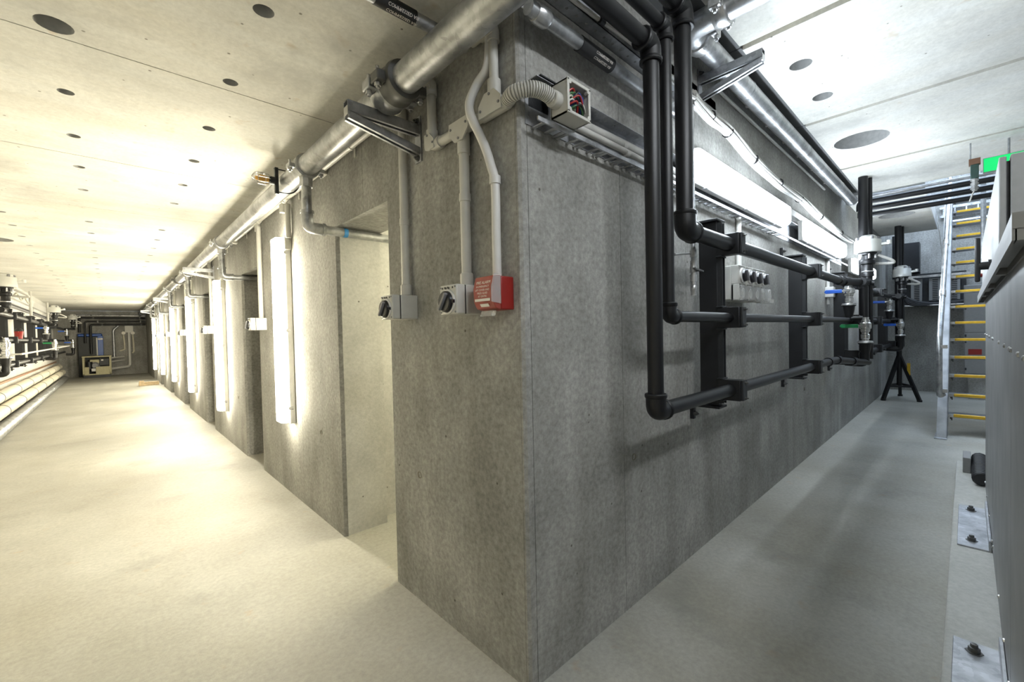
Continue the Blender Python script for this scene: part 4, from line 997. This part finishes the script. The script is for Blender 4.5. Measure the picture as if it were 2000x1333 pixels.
# angles bolted to the plinth
def foot_angle(x0, x1, label, bolts):
    t = thing('foot_angle', label, 'bracket', ((x0+x1)/2, -1.07, .08), None)
    MB().box(x0, x1, -1.132, -1.016, .079, .089).build('base_leg', M['strut'], t, bevel=.002)
    MB().box(x0, x1, -1.141, -1.130, .079, .140).build('upright_leg', M['strut'], t, bevel=.002)
    for x in bolts:
        MB().lathe((x, -1.070, .088), (0, 0, 1), [(0, .024), (.003, .024), (.003, .016), (.018, .016), (.019, .010), (.030, .010), (.031, .008)], 6).build('bolt', M['dark_iron'], t)
foot_angle(2.225, 2.95, 'steel foot angle with two bolts on the plinth', (2.32, 2.86))
foot_angle(.52, 1.245, 'steel foot angle with a large hex bolt near the end of the plinth', (.62, 1.176))
# block and ribbed hose at the plinth end
solo('steel_block', MB().box(3.85, 4.12, -1.075, -1.03, .079, .20), M['cabinet'], 'small pale block standing at the far end of the plinth', 'block', bevel=.004)
m = MB()
for i in range(14): m.lathe((3.50+.05*i, -1.125, .135), (1, 0, 0), [(0, .040), (.01, .050), (.035, .050), (.045, .040), (.05, .040)], 12)
solo('ribbed_hose', m, M['black'], 'black ribbed hose lying against the tank at the plinth end', 'hose')

# ================================================================== WEST WALL OF THE GALLERY
def toWest(src, y, label, group=None):
    o = dup(src, label=label, rotz=math.pi/2, loc=(XW, y, src.location.z))
    if group: o['group'] = group
    elif 'group' in o: del o['group']
    return o
PW = [(9.0, 'near'), (13.3, 'mid')]
for i, y in enumerate((7.55, 9.15, 10.85, 12.5, 14.3, 15.9)):
    toWest(fr, y, 'black steel pipe frame on the gallery side wall, %s on the way to the compressor' % ORD[i], 'gallery pipe frames')
vsw = []
for y, l in ((7.45, 'valve set with white actuator on the gallery side wall, the one before the red bucket'), (14.2, 'valve set with white actuator and coloured levers midway along the gallery side wall'), (18.9, 'valve set with white actuator nearest the compressor')):
    o = toWest(vs1 if y < 15 else vs2, y, l)
    if y > 18: o.location.x += .10
    for ch in list(o.children):
        if ch.name.startswith('riser'): bpy.data.objects.remove(ch)
for z, r, w_ in ((1.70, .034, 'top'), (1.322, .026, 'middle'), (.945, .034, 'lowest')):
    solo('black_pipe', MB().cyl((XW+.21, 6.5, z), (XW+.21, 19.5, z), r, 14), M['black_pipe'], '%s of three black pipes along the gallery side wall' % w_, 'pipe', 'black pipes of the gallery side wall')
# red bucket hung on the frames
p = Vector((XW+.21, 9.9, 1.346)); t = thing('red_bucket', 'small red bucket hung between the black pipes of the gallery side wall', 'bucket', p)
MB().lathe(p, (0, 0, 1), [(0, .042), (.12, .056), (.124, .059), (.124, .053), (.02, .04)], 16).build('pail', M['red'], t)
MB().lathe(p+Vector((0, 0, .115)), (0, 0, 1), [(0, .052), (.04, .045), (.06, .025)], 12).build('contents', M['black'], t)
MB().tube([p+Vector((0, -.055, .12)), p+Vector((.06, 0, .08)), p+Vector((0, .055, .12))], .004, 6, .05).build('bail', M['pvc_white'], t)
# floor pipes
t = thing('floor_duct', 'large ribbed galvanised duct lying on the gallery floor', 'duct', (-2.165, 12, 0))
MB().cyl((-2.165, 3.0, .085), (-2.165, 19.3, .085), .082, 20).build('duct_run', M['galv'], t)
for i in range(60): MB().lathe((-2.165, 3.2+.27*i, .085), (0, 1, 0), [(0, .082), (.006, .085), (.012, .082)], 20).build('rib', M['galv'], t)
for j, (x, z) in enumerate(((-2.20, .30), (-2.27, .475))):
    t = thing('lagged_pipe', 'cream lagged pipe beside the gallery wall, upper of the pair' if j else 'cream lagged pipe beside the gallery wall, lower of the pair', 'pipe', (x, 12, z))
    MB().cyl((x, 3.0, z), (x, 19.0, z), .085, 20).build('pipe_run', M['lagging'], t)
    for i in range(10): MB().lathe((x, 3.6+i*1.6+.2*j, z), (0, 1, 0), [(0, .086), (.006, .089), (.022, .089), (.028, .086)], 20).build('band', M['charcoal'], t)
    for i in range(8): MB().box(XW, x, 3.9+1.96*i, 3.95+1.96*i, z-.10, z-.085).build('pipe_rest', M['strut'], t)
solo('copper_tube', MB().cyl((XW+.04, 3.0, .64), (XW+.04, 19.0, .64), .02, 10), M['copper'], 'thin copper tube along the gallery wall above the lagged pipes', 'pipe')
# trunking, rails and hose loops high on the west wall
t = thing('wall_trunking', 'white slotted trunking with a looped hose high on the gallery side wall', 'trunking', (XW, 12, 2.0))
MB().box(XW-.001, XW+.06, 3, 19.5, 2.10, 2.24).build('trunking', M['pvc_white'], t)
MB().box(XW-.001, XW+.05, 3, 19.5, 1.935, 1.955).box(XW-.001, XW+.05, 3, 19.5, 1.985, 2.0).build('rail', M['grey_bar'], t)
pts = [Vector((XW+.075, 8+.25*i, 2.17+.045*math.sin(i*1.57))) for i in range(20)]
MB().tube(catmull(pts, 4), .014, 7, 0).build('looped_hose', M['white_wire'], t)
for y in (13.0, 16.5): solo('wall_conduit', MB().cyl((XW+.083, y, 1.75), (XW+.083, y, ZL), .025, 10), M['pvc'], 'upright cream conduit on the gallery side wall, %s' % ('nearer the red bucket' if y < 14 else 'nearer the compressor'), 'conduit', 'conduits of the gallery side wall')
solo('hand_line', MB().cyl((XW+.435, 7.8, 1.12), (XW+.435, 17.5, 1.16), .014, 8).cyl((XW+.435, 7.85, 1.12), (XW, 7.85, 1.12), .012, 8).cyl((XW+.435, 17.4, 1.16), (XW, 17.4, 1.16), .012, 8), M['pvc_white'], 'thin pale pipe in front of the frames on the gallery side wall', 'pipe')

# ================================================================== END OF THE GALLERY
EY = YEND-1.0
def EP(x, y, Y=EY): return YP(x, y, Y)
cA, cB = EP(162, 738), EP(217, 697)
x0, x1 = cA.x, cB.x; zt_ = cB.z
t = thing('compressor', 'khaki compressor with an open front at the end of the gallery', 'compressor', ((x0+x1)/2, EY+.4, 0))
K = M['khaki']; zb = .10
MB().box(x0+.02, x1-.02, EY+.05, EY+.75, 0, zb).build('skid', M['black_steel'], t)
for x in (x0, x1-.05):
    MB().box(x, x+.05, EY, EY+.05, zb, zt_).build('post', K, t, bevel=.004); MB().box(x, x+.05, EY+.75, EY+.8, zb, zt_).build('post', K, t, bevel=.004)
MB().box(x0-.01, x1+.01, EY-.01, EY+.81, zt_, zt_+.04).build('lid', K, t, bevel=.006)
MB().box(x0, x1, EY, EY+.05, zb, zb+.04).build('sill', K, t); MB().box(x0, x1, EY+.76, EY+.79, zb, zt_).build('back_panel', M['charcoal'], t)
w_ = x1-x0; hh = zt_-zb
MB().box(x0+w_*.45, x1-.05, EY+.005, EY+.03, zb+.03, zb+hh*.46).build('door_panel', K, t, bevel=.004)
MB().box(x0+w_*.58, x1-.06, EY+.10, EY+.4, zb+hh*.52, zt_-.06).build('control_box', M['charcoal'], t, bevel=.006)
MB().box(x0+w_*.64, x0+w_*.72, EY+.092, EY+.1, zb+hh*.78, zb+hh*.86).build('nameplate', M['white_print'], t)
MB().lathe((x0+w_*.42, EY+.3, zb+.32), (0, -1, 0), [(0, .13), (.15, .13), (.17, .10), (.22, .08)], 16).build('motor', M['grey_bar'], t)
MB().cyl((x0+w_*.22, EY+.12, zb+.20), (x0+w_*.22, EY+.12, zt_-.16), .09, 14).build('receiver', M['black_steel'], t)
MB().box(x0+.05, x0+w_*.22, EY+.02, EY+.2, zb+.04, zb+hh*.45).build('filter_box', K, t, bevel=.004)
MB().box(x0+w_*.30, x0+w_*.44, EY+.015, EY+.06, zb+hh*.20, zb+hh*.36).build('battery', M['pvc_white'], t, bevel=.004)
MB().box(x0+w_*.25, x0+w_*.62, EY+.15, EY+.45, zt_-.22, zt_-.09).build('cooler', K, t, bevel=.004)
q0_, q1_ = EP(183, 652, EY+.45), EP(201, 694, EY+.45)
t = thing('blue_receiver', 'blue enamelled air dryer standing behind the compressor', 'air dryer', (q0_.x, EY+.7, 0))
bx0 = EP(151, 652, EY+.83).x
MB().box(bx0, q1_.x-.06, EY+.84, EY+.98, .0, q0_.z-.10).build('cabinet', M['charcoal'], t, bevel=.01)
MB().box(bx0, q1_.x, EY+.82, EY+.99, q0_.z-.10, q0_.z).build('hood', M['blue_tank'], t, bevel=.03)
MB().box(q1_.x-.13, q1_.x+.02, EY+.815, EY+.99, .0, q0_.z-.09).build('blue_panel', M['blue_tank'], t, bevel=.01)
MB().box(q1_.x-.165, q1_.x-.13, EY+.815, EY+.99, .3, q0_.z-.15).build('white_edge', M['pvc_white'], t)
MB().box(q1_.x-.12, q1_.x+.01, EY+.81, EY+.816, q0_.z-.22, q0_.z-.17).build('badge', M['white_print'], t)
# pipes across the end wall
def EW(x, y): return EP(x, y, YEND-.08)
for i, (ya_, mt, r) in enumerate(((617, 'zinc', .022), (622, 'black_pipe', .035), (629, 'black_pipe', .030), (635, 'black_pipe', .035))):
    z = EW(230, ya_).z; xv = EW((150, 155, 166, 177)[i], 640).x; zl_ = EW(170, (640, 650, 671, 692)[i]).z
    t = thing('header_pipe', ('shiny steel pipe under the ceiling at the gallery end', 'upper black pipe across the gallery end wall', 'middle black pipe across the gallery end wall', 'lower black pipe across the gallery end wall')[i], 'pipe', (xv, YEND-.08, z))
    yh = YEND-(.06 if i == 0 else .08 if i == 1 else .25)
    MB().tube([(-.02, yh, z), (xv, yh, z), (xv, yh, zl_)], r, 12, .08).build('pipe_run', M[mt], t)
    for fx in (.2, .9): xx = xv+(0-xv)*fx; MB().box(xx-.02, xx+.02, yh-.03, YEND, z-.04, z+.04).build('pipe_clip', M['dark_iron'], t)
g0, g1 = EW(244, 637), EW(259, 649)
t = thing('gauge_box', 'grey square gauge box with a thick white pipe on the gallery end wall', 'gauge box', (g0.x, YEND-.05, g1.z))
MB().box(g0.x, g1.x, YEND-.16, YEND+.001, g1.z, g0.z).build('box', M['cabinet_dk'], t, bevel=.01)
MB().box(g0.x-.015, g1.x+.015, YEND-.165, YEND-.15, g1.z-.015, g0.z+.015).build('frame', M['pvc'], t, bevel=.004)
px_ = (g0.x+g1.x)/2
MB().tube([(px_, YEND-.10, g1.z), (px_, YEND-.10, .30), (x1-.01, EY+.5, .26)], .045, 14, .12).build('feed_pipe', M['pvc_white'], t)
for x, zb_ in ((241, .95), (259, .85)):
    p = EW(x, 651); t = thing('pressure_gauge', 'round white pressure gauge %s the square gauge box' % ('on the compressor side of' if x < 250 else 'on the lamp side of'), 'gauge', (p.x, p.y, p.z), 'gauges on the gallery end wall')
    MB().lathe((p.x, YEND-.175, p.z), (0, -1, 0), [(0, .06), (.035, .06), (.04, .055)], 18).build('dial', M['white_print'], t)
    MB().tube([(p.x, YEND-.08, p.z-.07), (p.x+.02, YEND-.08, zb_+.2), (p.x+.02, YEND-.08, zb_), (p.x-.12 if x < 250 else p.x-.03, YEND-.10, zb_-.05)], .028, 10, .05).build('stem_pipe', M['lagging'], t)
    MB().cyl((p.x, YEND, p.z-.045), (p.x, YEND-.178, p.z-.045), .012, 10).build('mount', M['dark_iron'], t)
p0_, p1_ = EW(226, 641), EW(222, 712)
xs_ = max(p1_.x, x1+.09)
solo('drain_pipe', MB().tube([(EW(232, 636).x, YEND-.07, EW(232, 636).z), (xs_, YEND-.07, EW(222, 645).z), (xs_, YEND-.07, .62), (x1-.01, EY+.55, .60)], .04, 12, .06), M['strut'], 'cranked grey pipe beside the compressor on the gallery end wall', 'pipe')
solo('link_pipe', MB().tube([(x1-.02, EY+.4, zt_-.06), (EW(241, 700).x+.02, YEND-.08, zt_-.04)], .03, 10, 0), M['pvc_white'], 'upper pale pipe leaving the side of the compressor', 'pipe')
solo('link_pipe', MB().tube([(x1-.02, EY+.4, zt_-.20), (EW(243, 708).x, YEND-.001, zt_-.18)], .03, 10, 0), M['pvc_white'], 'lower pale pipe leaving the side of the compressor', 'pipe')
